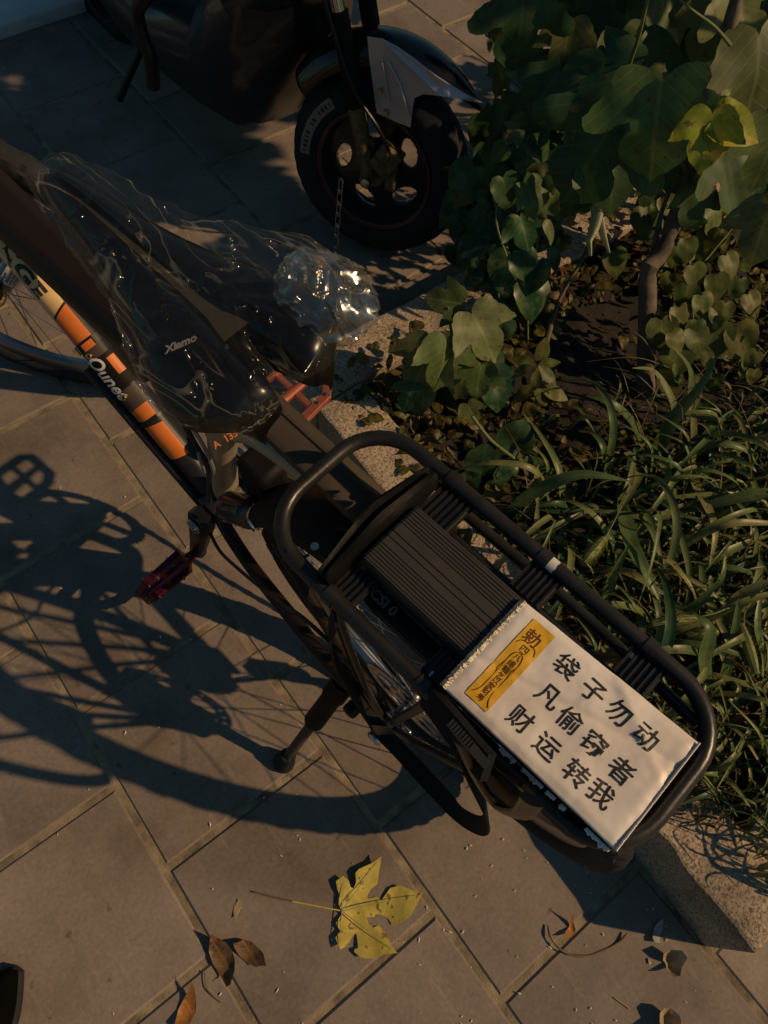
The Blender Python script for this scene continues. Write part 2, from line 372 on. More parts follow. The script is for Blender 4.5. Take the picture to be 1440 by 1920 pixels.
# ------------------------------------------------------------ BICYCLE
bike = thing('electric_bicycle', 'black electric bicycle with orange and cream decals and rear rack, leaning on its kickstand', 'bicycle', BIKE)
def P_(name, mb, m, parent=bike, **kw):
    o = mb.build(name, m, None, **kw)
    o.parent = parent
    return o
def wheel(name, c, F=None):
    F = F or M.Identity(4)
    # local, axle along y at origin
    rim = MB(); rim.lathe([(.296, -.015), (.303, -.014), (.303, .014), (.296, .015), (.276, .009), (.272, 0), (.276, -.009)], (0, 0, 0), (0, 1, 0), 96, True)
    ro = rim.build(name, MT['rim']); ro.parent = bike
    ro.matrix_local = M.Translation(c) @ F
    t = MB(); pr = []
    for k in range(20):
        a = 2 * pi * k / 20; rr = .024 * (1 + (.04 if k % 2 and cos(a) > -.2 else 0)); pr.append((.314 + rr * cos(a), rr * 1.02 * sin(a)))
    seg = 240; vs = []; n = len(pr)
    for k in range(seg):
        a = 2 * pi * k / seg
        for i, (r, h) in enumerate(pr):
            rr = r + (.0045 if ((k // 3 + i) % 2 == 0 and r > .322) else 0); vs.append((rr * cos(a), h, rr * sin(a)))
    t.add(vs, [(k * n + i, ((k + 1) % seg) * n + i, ((k + 1) % seg) * n + (i + 1) % n, k * n + (i + 1) % n) for k in range(seg) for i in range(n)])
    P_('tyre', t, MT['rubber'], ro)
    hb = MB(); hb.lathe([(0, -.065), (.006, -.065), (.006, -.045), (.026, -.035), (.026, -.031), (.014, -.025), (.014, .025), (.026, .031), (.026, .035), (.006, .045), (.006, .065), (0, .065)], (0, 0, 0), (0, 1, 0), 24)
    P_('hub', hb, MT['steel'], ro)
    sp = None
    for k in range(28):
        s_ = 1 if k % 2 else -1; a = 2 * pi * k / 28; a2 = a + (.9 if (k // 2) % 2 else -.9)
        m_ = MB(); m_.tube([(.025 * cos(a2), s_ * .032, .025 * sin(a2)), (.274 * cos(a), 0, .274 * sin(a))], .0011, 6)
        P_('spoke', m_, MT['steel'], ro)
    return ro
rw = wheel('rear_wheel', V((0, 0, .335)))
# brake disc on the left with slots
def disc(name, r0, r1, holes, y, m, parent, thick=.002, nr=10, na=144):
    g = MB(); vs = []; idx = {}; fs = []
    for i in range(nr + 1):
        for k in range(na):
            r = r0 + (r1 - r0) * i / nr; a = 2 * pi * k / na; vs.append((r * cos(a), y, r * sin(a)))
    for i in range(nr):
        for k in range(na):
            r = r0 + (r1 - r0) * (i + .5) / nr; a = 2 * pi * (k + .5) / na
            if not holes(r, a): k2 = (k + 1) % na; fs.append((i * na + k, i * na + k2, (i + 1) * na + k2, (i + 1) * na + k))
    g.add(vs, fs); return P_(name, g, m, parent, solid=thick, smooth=False, fixn=False)
disc('brake_disc', .022, .08, lambda r, a: (.034 < r < .062 and (a * 6 / (2 * pi)) % 1 > .28) or (r > .066 and (a * 24 / (2 * pi)) % 1 > .7 and r < .076), .043, MT['steel'], rw)
cs = MB()
for k, r in enumerate((.052, .045, .038, .032, .026)):
    y = -.033 - .0045 * k
    prof = []; n = 40
    vs = [((r + (.004 if i % 2 else 0)) * cos(2 * pi * i / n), yy, (r + (.004 if i % 2 else 0)) * sin(2 * pi * i / n)) for yy in (y - .001, y + .001) for i in range(n)]
    cs.add(vs, [tuple(range(n - 1, -1, -1)), tuple(range(n, 2 * n))] + [(i, (i + 1) % n, (i + 1) % n + n, i + n) for i in range(n)])
P_('cassette', cs, MT['steel'], rw, smooth=False)
fw = wheel('front_wheel', V((1.09, 0, .335)), M.Rotation(rad(30), 4, 'Z'))

# frame tubes
BBc = V((.451, 0, .30))
f = MB(); f.lathe([(0, -.045), (.028, -.045), (.030, -.042), (.030, .042), (.028, .045), (0, .045)], BBc, (0, 1, 0), 32)
P_('bottom_bracket_shell', f, MT['tubeb'])
DT0 = V((.455, .011, .285)); DT1 = V((.985, .006, .697)); DR = .024
f = MB(); f.tube([DT0, DT0.lerp(DT1, .5), DT1], DR, 32)
dto = P_('down_tube', f, MT['tubeb'])
dtx = (DT1 - DT0).normalized(); dty = V((0, 1, 0)); dtn = dtx.cross(dty).normalized()
if dtn.z < 0: dtn = -dtn
DTL = (DT1 - DT0).length
def dts(s_, ang, r):         # s along from rear, ang 0 = straight up normal, + towards left
    return DT0 + dtx * s_ + (dtn * cos(ang) + dty * sin(ang)) * r
def dpatch(name, s0, s1, a0, a1, m, dr=.0008, slant=0, parent=dto, n=14, solid=0):
    g = MB(); rows = []
    for i in range(n + 1):
        a = a0 + (a1 - a0) * i / n
        o0 = slant * (i / n)
        rows.append([dts(s0 + o0 + (s1 - s0) * j / 4, a, DR + dr) for j in range(5)])
    g.grid(rows); return P_(name, g, m, parent, solid=solid, fixn=False)
def s_of(px, py):     # s coordinate on tube under a pixel
    best = None
    for i in range(400):
        s_ = DTL * i / 399 * 1.1; p = BIKE @ dts(s_, .8, DR); q = R3.transposed() @ (p - V((0, 0, H)))
        x = CX + FPX * q.x / q.z; y = CY + FPX * q.y / q.z; d = hypot(x - px, y - py)
        if best is None or d < best[0]: best = (d, s_)
    return best[1]
A0, A1 = rad(-5), rad(88)
s1 = s_of(365, 865); s2 = s_of(300, 790); s3 = s_of(292, 780); s4 = s_of(268, 748)
dpatch('orange_decal', s_of(352, 850), s2, A0, A1, MT['orange'], slant=.008)
dpatch('orange_decal', s3, s4 + .002, A0, A1, MT['orange'], slant=.008)
dpatch('orange_decal', s_of(166, 634), s_of(114, 574), A0, A1, MT['orange'], slant=-.012)
dpatch('cream_decal', s_of(111, 571), min(DTL - .005, s_of(0, 440) + .05), A0, A1, MT['cream'], slant=-.012)
dpatch('silver_decal', s_of(125, 620), s_of(95, 585), rad(118), rad(140), MT['silverd'], slant=.01)
dpatch('silver_decal', s_of(180, 690), s_of(150, 650), rad(115), rad(125), MT['silverd'], slant=.02)
dpatch('silver_decal', s_of(195, 700), s_of(160, 660), rad(132), rad(138), MT['silverd'], slant=.015)
# text helper: text meshes
def text_mesh(body, size, off=0.0, shear=0.0, align='CENTER'):
    cu = bpy.data.curves.new('t', 'FONT'); cu.body = body; cu.size = size; cu.offset = off; cu.shear = shear
    cu.align_x = align; cu.align_y = 'CENTER'; cu.resolution_u = 3
    ob = bpy.data.objects.new('t', cu); col.objects.link(ob); bpy.context.view_layer.update()
    dg = bpy.context.evaluated_depsgraph_get(); me = bpy.data.meshes.new_from_object(ob.evaluated_get(dg))
    vs = [v_.co.copy() for v_ in me.vertices]; fs = [tuple(p.vertices) for p in me.polygons]
    bpy.data.objects.remove(ob); bpy.data.curves.remove(cu); bpy.data.meshes.remove(me)
    return vs, fs
def tube_text(name, body, s_mid, a_mid, size, m, xs=-1, dr=.0016, off=.001, shear=0, stretch=1.0):
    vs, fs = text_mesh(body, size, off, shear)
    g = MB(); g.add([dts(s_mid + xs * v_.x * stretch, a_mid - xs * 0 + (-v_.y) / DR, DR + dr) for v_ in vs], fs)
    return P_(name, g, m, dto, fixn=False, smooth=False)
tube_text('decal_letters', 'INGE', s_of(48, 490), rad(44), .03, MT['letter'], stretch=1.45, off=.0012)
# lock / pump bracket sleeve with script lettering
def sleeve(name, s0, s1_, dr, m, a0=0, a1=360, extra=0):
    g = MB(); rows = []
    for i in range(33):
        a = rad(a0 + (a1 - a0) * i / 32); rows.append([dts(s0, a, DR), dts(s0, a, DR + dr), dts(s1_, a, DR + dr), dts(s1_, a, DR)])
    g.grid(rows); return P_(name, g, m, dto)
sa, sb2 = s_of(176, 645), s_of(166, 632)
sleeve('clamp_band', sa, sb2, .004, MT['black'])
sleeve('bracket_plate', s_of(200, 672), s_of(172, 640), .0025, MT['mud'], -10, 80)
sleeve('bracket_sleeve', s_of(238, 722), s_of(192, 662), .0045, MT['matte'], -60, 175)
dpatch('orange_decal', s_of(220, 702), s_of(198, 672), rad(-20), rad(8), MT['orange'], dr=.0052)
dpatch('orange_decal', s_of(178, 645), s_of(168, 634), rad(5), rad(45), MT['orange'], dr=.0055)
tube_text('script_lettering', 'Qunet', s_of(216, 695), rad(46), .026, MT['white'], dr=.0062, off=.0006, shear=.35, stretch=1.1)
sleeve('screw_plate', s_of(272, 752), s_of(242, 722), .002, MT['mud'], -10, 85)
for px in ((186, 652), (250, 730)):
    c = dts(s_of(*px), rad(45), DR + .003); d = (dtn * cos(rad(45)) + dty * sin(rad(45)))
    g2 = MB(); g2.lathe([(.0022, .004), (.0045, .005), (.0055, .003), (.0055, 0)], c, d, 20); P_('bolt', g2, MT['brass'], dto)
sleeve('cable_tie', s_of(290, 785), s_of(286, 779), .003, MT['black'])
# slim tube strapped under-left of down tube
f = MB(); q0 = dts(s_of(385, 925) - .03, rad(118), DR + .009); q1 = dts(s_of(190, 668), rad(118), DR + .009)
f.tube([q0, q1], .0095, 16); P_('pump', f, MT['tubeb'])
# top tube (wide box) with small orange decal, head tube, fork, bar
f = MB()
pth = [(.36, .665, .030), (.60, .648, .033), (.80, .652, .034), (1.02, .70, .030)]
rows = []
for a_, c_, hw in pth:
    rows.append([(a_, -.009 + x * hw, c_ + y * .03) for x, y in ((-.6, 1), (.6, 1), (1, .55), (1, -.5), (.6, -1), (-.6, -1), (-1, -.5), (-1, .55))])
f.grid(rows, True); f.add([V(p) for p in rows[0]], [tuple(range(8))]); f.add([V(p) for p in rows[-1]], [tuple(range(8))])
tt = P_('top_tube', f, MT['frame'], bevel=.006)
g2 = MB(); pz = [bc(-40, 300, .672), bc(-20, 372, .672), bc(26, 361, .672)]; g2.add(pz + [p - V((0, 0, .004)) for p in pz], [(0, 1, 2), (5, 4, 3), (0, 3, 4, 1), (1, 4, 5, 2), (2, 5, 3, 0)]); P_('orange_decal', g2, MT['orange'], tt, smooth=False)
f = MB(); f.tube([(.99, 0, .62), (.94, 0, .82)], .024, 20); P_('head_tube', f, MT['frame'])
fk = MB()
FR = M.Rotation(rad(30), 3, 'Z')
for s_ in (-1, 1):
    a = V((1.09, 0, .335)) + FR @ V((0, .055 * s_, 0)); b = V((.985, 0, .66)) + FR @ V((0, .055 * s_, 0)); fk.tube([a, a.lerp(b, .55)], .019, 16); fk.tube([a.lerp(b, .5), b], .014, 16)
fk.tube([V((.985, 0, .665)) + FR @ V((0, -.065, 0)), V((.985, 0, .665)) + FR @ V((0, .065, 0))], .02, 12)
P_('fork', fk, MT['black'])
g2 = MB(); g2.lathe([(.020, 0), (.0225, .003), (.0225, .012), (.020, .015)], V((1.09, 0, .335)) + FR @ V((0, .055, 0)), V((1.09, 0, .335)) - V((.985, 0, .66)), 24); P_('fork_ring', g2, MT['brass'])
hb = MB(); hb.tube([(.94, 0, .82), (.925, 0, .93)], .014, 12)
hb.tube([V((.925, 0, .94)) + FR @ V(p) for p in ((-.06, -.33, .02), (0, -.15, .02), (.02, -.05, 0), (.02, .05, 0), (0, .15, .02), (-.06, .33, .02))], .013, 12)
P_('handlebar', hb, MT['black'])
# seat tube + post
f = MB(); stp = [(.462, .28), (.43, .40), (.395, .52), (.358, .625), (.335, .69), (.322, .735)]; hw = [.020, .022, .021, .023, .029, .024]; hd = [.022, .018, .017, .017, .022, .022]
rows = []
for (a_, c_), x, y in zip(stp, hw, hd): rows.append([(a_ + sin(2 * pi * k / 20) * y, cos(2 * pi * k / 20) * x + .003, c_ + sin(2 * pi * k / 20) * y * .3) for k in range(20)])
f.grid(rows, True); sto = P_('seat_tube', f, MT['beige'])
f = MB(); f.tube([(.322, 0, .73), (.285, 0, .875)], .0145, 20); P_('seat_post', f, MT['black'])
vs, fs = text_mesh('A  1350', .019, .0003)
def flat_text(name, body, size, c, ex, ey, m, parent, off=.0004, lift=0, shear=0):
    vs, fs = text_mesh(body, size, off, shear); g = MB(); c = V(c); ex = V(ex).normalized(); ey = V(ey).normalized()
    n = ex.cross(ey).normalized(); g.add([c + ex * v_.x + ey * v_.y + n * lift for v_ in vs], fs)
    return P_(name, g, m, parent, fixn=False, smooth=False)
camb = BIKE.inverted() @ V((0, 0, H))
tp1, tp2 = bb(406, 834, .030), bb(452, 806, .030); tn = (camb - tp1).normalized(); tex = (tp2 - tp1); tex = (tex - tn * tex.dot(tn)).normalized()
flat_text('frame_number', 'A  1350', .0105, (tp1 + tp2) / 2, tex, tn.cross(tex), MT['orange'], sto, off=.0002)
# gusset / seat stays
f = MB(); f.tube(smoothpath([(.335, -.004, .70), (.27, -.02, .69), (.20, -.055, .62), (.08, -.075, .44), (.0, -.075, .345)], 8), [.015] * 8 + [.012] * 25, 14); P_('seat_stay', f, MT['frame'])
f = MB(); f.tube(smoothpath([(.225, .046, .58), (.19, .052, .545), (.10, .066, .44), (.0, .07, .345)], 8), .008, 14); P_('seat_stay', f, MT['frame'])
f = MB(); f.tube(smoothpath([(.350, .004, .66), (.31, -.004, .685), (.26, -.012, .69), (.215, -.02, .675)], 6), [.020] * 7 + [.016] * 12, 14, flat=(.8, 1)); P_('gusset', f, MT['beige'])
f = MB(); rows = []
for i in range(31):
    an = rad(18 + 92 * i / 30); rows.append([V(((.352 + z) * cos(an), y, .335 + (.352 + z) * sin(an))) for y, z in ((-.036, -.022), (-.034, -.004), (-.02, .003), (0, .005), (.02, .003), (.034, -.004), (.036, -.022))])
f.grid(rows); P_('tyre_guard', f, MT['matte'], solid=.002, fixn=False)
# chain stays (S curved)
for s_ in (1, -1):
    f = MB(); f.tube(smoothpath([(.455, .030 * s_, .30), (.40, .046 * s_, .315), (.34, .056 * s_, .285), (.24, .070 * s_, .33), (.10, .082 * s_, .345), (.0, .072 * s_, .335)], 8), .0125, 16, flat=(1.1, .9)); P_('chain_stay', f, MT['frame'])
    g2 = MB(); g2.box((0, .072 * s_, .335), (.035, .004, .028)); P_('dropout', g2, MT['steel'], bevel=.003)
# shock-like barrel near the bottom bracket with bright end cap
c0, c1 = bc(432, 950, .42), bc(484, 967, .47)
f = MB(); ax = (c1 - c0).normalized(); L = (c1 - c0).length
f.lathe([(0, -.006), (.022, -.004), (.0235, 0), (.0235, L * .75), (.020, L * .8), (.019, L)], c0, ax, 32); brl = P_('shock_barrel', f, MT['sbody'])
f = MB(); f.lathe([(.019, 0), (.020, .002), (.0195, .006), (.0155, .007), (.0145, .0045), (.010, .0045), (.009, .007), (0, .008)], c0 + ax * L, ax, 32); P_('end_cap', f, MT['chrome'], brl)
f = MB(); f.tube(smoothpath([bc(492, 985, .45), bc(500, 1015, .43), bc(525, 1042, .42), bc(552, 1050, .42), bc(580, 1040, .42)], 6), .0022, 8); P_('brake_cable', f, MT['black'])
f = MB(); f.tube(smoothpath([bb(388, 985, .06), bb(410, 1030, .075), bb(445, 1065, .08), bb(500, 1110, .08), bb(570, 1160, .085), bb(640, 1225, .085)], 6), .0028, 8); P_('brake_cable', f, MT['black'])
f = MB(); f.tube(smoothpath([bb(330, 770, .03), bb(365, 830, .03), bb(390, 880, .035), bb(392, 940, .05)], 6), .0035, 8); P_('brake_cable', f, MT['black'])
f = MB(); f.tube(smoothpath([bb(350, 790, .03), bb(378, 830, .03), bb(400, 880, .03), bb(388, 892, .035), bb(372, 850, .035)], 6), .0028, 8); P_('brake_cable', f, MT['silverd'])
f = MB(); f.tube(smoothpath([bc(500, 905, .40), bc(530, 890, .42), bc(560, 900, .44)], 6), .003, 8); P_('brake_cable', f, MT['brass'])
# motor / controller mass between stays and tyre
f = MB(); f.box((.335, -.018, .50), (.03, .024, .05)); P_('controller_box', f, MT['matte'], bevel=.012)
# cranks, chainring, chain, pedals
PH = 1.815
def crank(side):
    d = V((cos(PH), 0, sin(PH))) * (-1 if side > 0 else 1)
    y0 = .062 * side; y1 = .088 * side
    p0 = BBc + V((0, y0, 0)); p1 = BBc + V((0, y1, 0)) + d * .17
    f = MB(); rows = []
    n = V((-d.z, 0, d.x))
    for t_, hw_, th in ((-.12, .016, .012), (0, .025, .016), (.25, .022, .014), (.8, .017, .011), (1, .017, .011), (1.07, .009, .009)):
        c = p0.lerp(p1, t_) if t_ <= 1 else p1 + d * (t_ - 1) * .17
        rows.append([c + n * hw_ * sx + V((0, th * sy, 0)) for sx, sy in ((-1, -.5), (-.6, -1), (.6, -1), (1, -.5), (1, .5), (.6, 1), (-.6, 1), (-1, .5))])
    f.grid(rows, True); f.add(rows[0], [tuple(range(8))]); f.add(rows[-1], [tuple(range(8))])
    P_('crank_arm', f, MT['black'], bevel=.002)
    f = MB(); f.lathe([(0, 0), (.014, 0), (.014, .006), (.009, .008), (0, .008)], BBc + V((0, .076 * side, 0)), (0, side, 0), 24); P_('crank_bolt', f, MT['steel'])
    return p1
pl = crank(1); pr = crank(-1)
def pedal(c, side, tilt, m, sc_=1.0):
    # local: x fore-aft, y outward from the crank, z normal of the platform
    f = MB(); Rm = M.Rotation(tilt, 3, 'Y')
    def T(x, y, z): return c + Rm @ V((x * sc_, y * side * sc_, z * sc_))
    def bar(pts, w_=.005, h_=.0065):
        for (a, b) in zip(pts[:-1], pts[1:]):
            A = V((a[0], a[1], 0)); B = V((b[0], b[1], 0)); d = (B - A).normalized(); n = V((-d.y, d.x, 0)); e = d * w_ * .6
            vs = [T(*(p + n * w_ * sx + V((0, 0, h_ * sz)))) for p in (A - e, B + e) for sx, sz in ((-1, -1), (1, -1), (1, 1), (-1, 1))]
            f.add(vs, [(0, 1, 2, 3), (7, 6, 5, 4), (0, 4, 5, 1), (1, 5, 6, 2), (2, 6, 7, 3), (3, 7, 4, 0)])
    bar([(-.050, .022), (-.044, .095), (-.030, .112), (.030, .112), (.044, .095), (.050, .022)], .0075)
    bar([(-.050, .024), (-.012, .014), (.012, .014), (.050, .024)], .0045)
    bar([(-.048, .064), (0, .064), (.048, .064)], .005, .004)
    vs = []
    for (y, r) in ((-.012, .006), (.012, .011), (.05, .009), (.112, .0055)):
        for k in range(12): vs.append(T(r * cos(2 * pi * k / 12), y, r * sin(2 * pi * k / 12)))
    f.add(vs, [(i * 12 + k, i * 12 + (k + 1) % 12, (i + 1) * 12 + (k + 1) % 12, (i + 1) * 12 + k) for i in range(3) for k in range(12)])
    po = P_('pedal', f, m, bevel=.0012, smooth=False)
    for (x, y) in ((-.048, .04), (-.046, .075), (-.044, .095), (-.012, .112), (.012, .112), (.044, .095), (.046, .075), (.048, .04)):
        for s_ in (1, -1):
            g = MB(); g.lathe([(.0022, .0), (.0022, .004), (0, .004)], T(x, y, s_ * .0065), Rm @ V((0, 0, s_)), 8)
            P_('pin', g, MT['steel'], po)
    return po
pedal(pl + V((0, .012, 0)), 1, rad(84), MT['magenta'])
pedal(pr + V((.022, -.008, .0)), -1, rad(-6), MT['red'], .92)
cr = MB(); n = 88
for yy in (-.050,):
    vs = []
    for y_ in (yy - .0015, yy + .0015):
        for r_ in (.066, None):
            for i in range(n): r = r_ or (.083 + (.004 if i % 2 else 0)); vs.append((BBc.x + r * cos(2 * pi * i / n), y_, BBc.z + r * sin(2 * pi * i / n)))
    fs = []
    for i in range(n):
        j = (i + 1) % n; fs += [(i, j, n + j, n + i), (2 * n + i, 3 * n + i, 3 * n + j, 2 * n + j), (n + i, n + j, 3 * n + j, 3 * n + i), (i, 2 * n + i, 2 * n + j, j)]
    cr.add(vs, fs)
for k in range(5): a = 2 * pi * k / 5 + .3; cr.tube([BBc + V((0, -.052, 0)), BBc + V((.07 * cos(a), -.05, .07 * sin(a)))], .006, 8)
P_('chainring', cr, MT['black'], smooth=False)
ch = MB(); path = []
for i in range(15): a = pi / 2 - pi * i / 14; path.append(V((.451 + .086 * cos(a), -.046, .30 + .086 * sin(a))))
path += [V((.30, -.045, .150)), V((.20, -.045, .100)), V((.10, -.045, .090)), V((.03, -.045, .085)), V((-.01, -.045, .10)), V((-.02, -.045, .14)), V((.02, -.045, .19)), V((-.02, -.045, .29)), V((-.045, -.045, .335)), V((-.03, -.045, .375)), V((0, -.045, .385))]
acc = 0; allp = path + [path[0]]
for a, b in zip(allp[:-1], allp[1:]):
    L = (b - a).length; d = (b - a).normalized(); k = acc
    while k < L:
        c = a + d * k; n_ = V((-d.z, 0, d.x)); F3 = M((d, V((0, 1, 0)), n_)).transposed()
        ch.box(c, (.0058, .0028 if int(k * 1e4) % 2 else .0036, .0036), F3); k += .0127
    acc = k - L
P_('chain', ch, MT['steel'], smooth=False)
dr = MB(); dr.box((.0, -.052, .15), (.009, .004, .065)); dr.lathe([(0, -.004), (.021, -.004), (.021, .004), (0, .004)], (.0, -.05, .10), (0, 1, 0), 20); dr.lathe([(0, -.004), (.019, -.004), (.019, .004), (0, .004)], (.02, -.05, .19), (0, 1, 0), 20); dr.box((.005, -.062, .24), (.014, .012, .03))
P_('derailleur', dr, MT['black'], bevel=.002)
# brake caliper at left dropout
f = MB(); cq = bb(705, 1350, .085)
f.box(cq + V((0, 0, .02)), (.022, .012, .030)); f.box(cq + V((-.02, .0, .0)), (.014, .014, .016)); f.lathe([(0, 0), (.013, 0), (.013, .014), (0, .014)], cq + V((-.015, .01, -.02)), (0, 1, 0), 20)
P_('brake_caliper', f, MT['steel'], bevel=.004)
# kickstand
k0 = bb(640, 1285, .088); kf = BIKE.inverted() @ (at(532, 1428, .008))
ks = MB(); kd = (kf - k0)
ks.tube([k0 - kd * .05, k0 + kd * .10, k0 + kd * .14, k0 + kd * .42, k0 + kd * .46], [.019, .020, .0165, .0175, .011], 18)
ko = P_('kickstand', ks, MT['matte'])
ks = MB(); ks.tube([k0 + kd * .42, k0 + kd * .96], .0092, 14); P_('leg', ks, MT['mud'], ko)
ks = MB(); ks.tube([k0 + kd * .90, k0 + kd * 1.0, kf + V((0, 0, -.006))], [.014, .019, .020], 18); P_('rubber_foot', ks, MT['rubber'], ko)
ks = MB(); ks.box(k0 + V((.0, -.012, .012)), (.026, .012, .018)); ks.lathe([(0, 0), (.012, 0), (.012, .02), (0, .022)], k0 + V((-.035, .002, -.01)), (0, 1, 0), 20); P_('mount', ks, MT['black'], ko, bevel=.004)
# mudguard board ahead of rack
f = MB(); rows = []
for a_ in (.10, .20, .31, .42):
    cz = .705 + (a_ - .10) * .03; rows.append([(a_, -.032 + x, cz + z) for x, z in ((.026, -.010), (.024, 0), (.018, .003), (-.004, .003), (-.006, .0055), (-.009, .0055), (-.011, .002), (-.026, -.020), (-.030, -.030))])
f.grid(rows); P_('mudguard', f, MT['mud'], solid=.002, fixn=False)
# rack
RK = .77; rl = []
A0_, A1_, BL, BR, cr_ = -.252, .172, .078, -.085, .055
def rr(a0, a1, bl, br, r, c, n=8):
    pts = []
    for (ca, cb, st) in ((a0 + r, bl - r, 90), (a0 + r, br + r, 180), (a1 - r, br + r, 270), (a1 - r, bl - r, 0)):
        for k in range(n + 1): t_ = rad(st + 90 * k / n); pts.append(V((ca + r * cos(t_), cb + r * sin(t_), c)))
    return pts
f = MB(); f.tube(rr(A0_, A1_, BL, BR, cr_, RK), .0078, 18, closed=True); rko = P_('rack', f, MT['rack'])
f = MB(); f.tube(rr(A0_ + .012, .07, .052, -.052, .03, RK - .028), .0055, 12, closed=True)
f.tube(smoothpath([(-.235, .06, RK - .012), (-.10, .074, RK - .035), (.06, .07, RK - .03), (.10, .076, RK - .008)], 6), .006, 12)
f.tube(smoothpath([(-.235, -.066, RK - .012), (-.10, -.082, RK - .035), (.06, -.08, RK - .03), (.10, -.083, RK - .008)], 6), .006, 12)
P_('lower_hoop', f, MT['rack'], rko)
for s_ in (1, -1):
    bx_ = .076 if s_ > 0 else -.082
    for (a_, a2_) in ((.075, .012), (-.055, -.004), (-.17, -.014)):
        f = MB(); f.tube(smoothpath([(a_, bx_, RK - .006), (a_ * .85, bx_ + .004 * s_, RK - .10), (a2_ + .3 * a_, .085 * s_, RK - .28), (a2_, .082 * s_, .345)], 6), .0055, 12); P_('rack_leg', f, MT['rack'], rko)
def ribbed(ac, b0, b1, hw_, c):
    f = MB(); rows = []; n = 36
    for i in range(n + 1):
        a_ = ac - hw_ + 2 * hw_ * i / n; z = c + .0018 * (1 if (i // 3) % 2 else -1)
        rows.append([(a_, b0, z - .006), (a_, b0, z), (a_, b1, z), (a_, b1, z - .006)])
    f.grid(rows); return P_('rack_bracket', f, MT['rack'], rko, smooth=False)
ribbed(.066, .072, .040, .018, .768); ribbed(.056, -.08, -.042, .02, .768); ribbed(-.055, -.08, -.045, .018, .768); ribbed(-.171, -.08, -.048, .018, .768); ribbed(-.049, .072, .042, .016, .768)
f = MB(); f.box((-.095, .0, RK - .03), (.165, .040, .008)); P_('rack_deck', f, MT['matte'], rko, bevel=.003)
g2 = MB(); cq = V((-.053, -.085, RK)); g2.grid([[cq + V((x + .0016 * noise.noise(V((k * .9, x * 300, 2))), cos(rad(55 + k * 12)) * -.0089, sin(rad(55 + k * 12)) * .0089)) for x in (-.006, -.002, .002, .006)] for k in range(9)]); P_('paint_chip', g2, MT['white'], rko, fixn=False)
for (a_, b_) in ((.075, .076), (-.055, .076), (-.17, .076), (.075, -.082), (-.17, -.082), (-.245, .02), (-.245, -.03)):
    f = MB(); f.lathe([(0, .0032), (.0030, .003), (.0042, .001), (.0042, -.001)], V((a_ + .012, b_ * .86, RK - .006)), (0, 0, 1), 6); P_('bolt', f, MT['steel'], rko)
for s_ in (1, -1):
    for a_ in (.07, -.045, -.165):
        f = MB(); f.tube([V((a_ - .006, (BL if s_ > 0 else BR), RK)), V((a_ + .006, (BL if s_ > 0 else BR), RK))], .0096, 16); P_('weld_collar', f, MT['rack'], rko)
# battery on rack
f = MB(); rows = []; n = 120; bw = .0375
prof = [(bw, .738), (bw, .782), (bw - .003, .7865)]
for i in range(n + 1):
    y = bw - .004 - (2 * bw - .008) * i / n; fr_ = (bw - .004 - y) / (2 * bw)
    rib = 0
    if fr_ < .30 or fr_ > .60: rib = -.0009 if (i % 6) < 2 else 0
    elif .38 < fr_ < .40 or .47 < fr_ < .49: rib = -.001
    prof.append((y, .787 + rib))
prof += [(-bw + .003, .7865), (-bw, .782), (-bw, .738)]
for a_ in (-.078, -.076, .070, .073): rows.append([(a_, y, z - (.002 if a_ in (-.078, .073) else 0)) for y, z in prof])
f.grid(rows); f.add([V(p) for p in rows[-1]], [tuple(range(len(prof)))]); f.add([V(p) for p in rows[0]], [tuple(range(len(prof)))])
bto = P_('rear_battery', f, MT['batt'], smooth=False)
f = MB(); f.box((-.003, .046, .745), (.075, .008, .010)); P_('battery_rail', f, MT['matte'], bto, bevel=.003)
flat_text('rail_lettering', 'CSI 0', .014, (.035, .0462, .7555), (-1, 0, 0), (0, -1, 0), MT['greyp'], bto, lift=.0004)
f = MB(); f.box((-.115, .0, .762), (.14, .041, .006)); P_('battery_edge_trim', f, MT['black'], bto, bevel=.002)
# folded black flap in front of the battery
f = MB(); rows = []
for i in range(15):
    t_ = i / 14; y = .074 - .145 * t_
    wv = .016 * (1 - abs(2 * t_ - 1.1)); tw = .002 * sin(t_ * 7)
    rows.append([V((.076 + tw, y, .770)), V((.079 + wv * .3, y, .791 + tw)), V((.083 + wv * .4, y, .792)), V((.086 + wv * .5, y, .778)), V((.089 + wv * .8, y, .791 - tw)), V((.091 + wv * .8, y, .791)), V((.094 + wv * .9, y, .772))])
f.grid(rows); P_('folded_flap', f, MT['matte'], solid=.002, fixn=False)
f = MB(); f.lathe([(0, 0), (.004, 0), (.004, .003), (0, .003)], (.105, .062, .80), (0, 0, 1), 12); P_('rivet', f, MT['steel'])
# rear reflector/light under the rack
f = MB(); f.lathe([(0, 0), (.003, 0), (.003, .02), (0, .02)], bc(805, 1270, .72), (.6, -.5, .4), 12); P_('skewer', f, MT['red'])

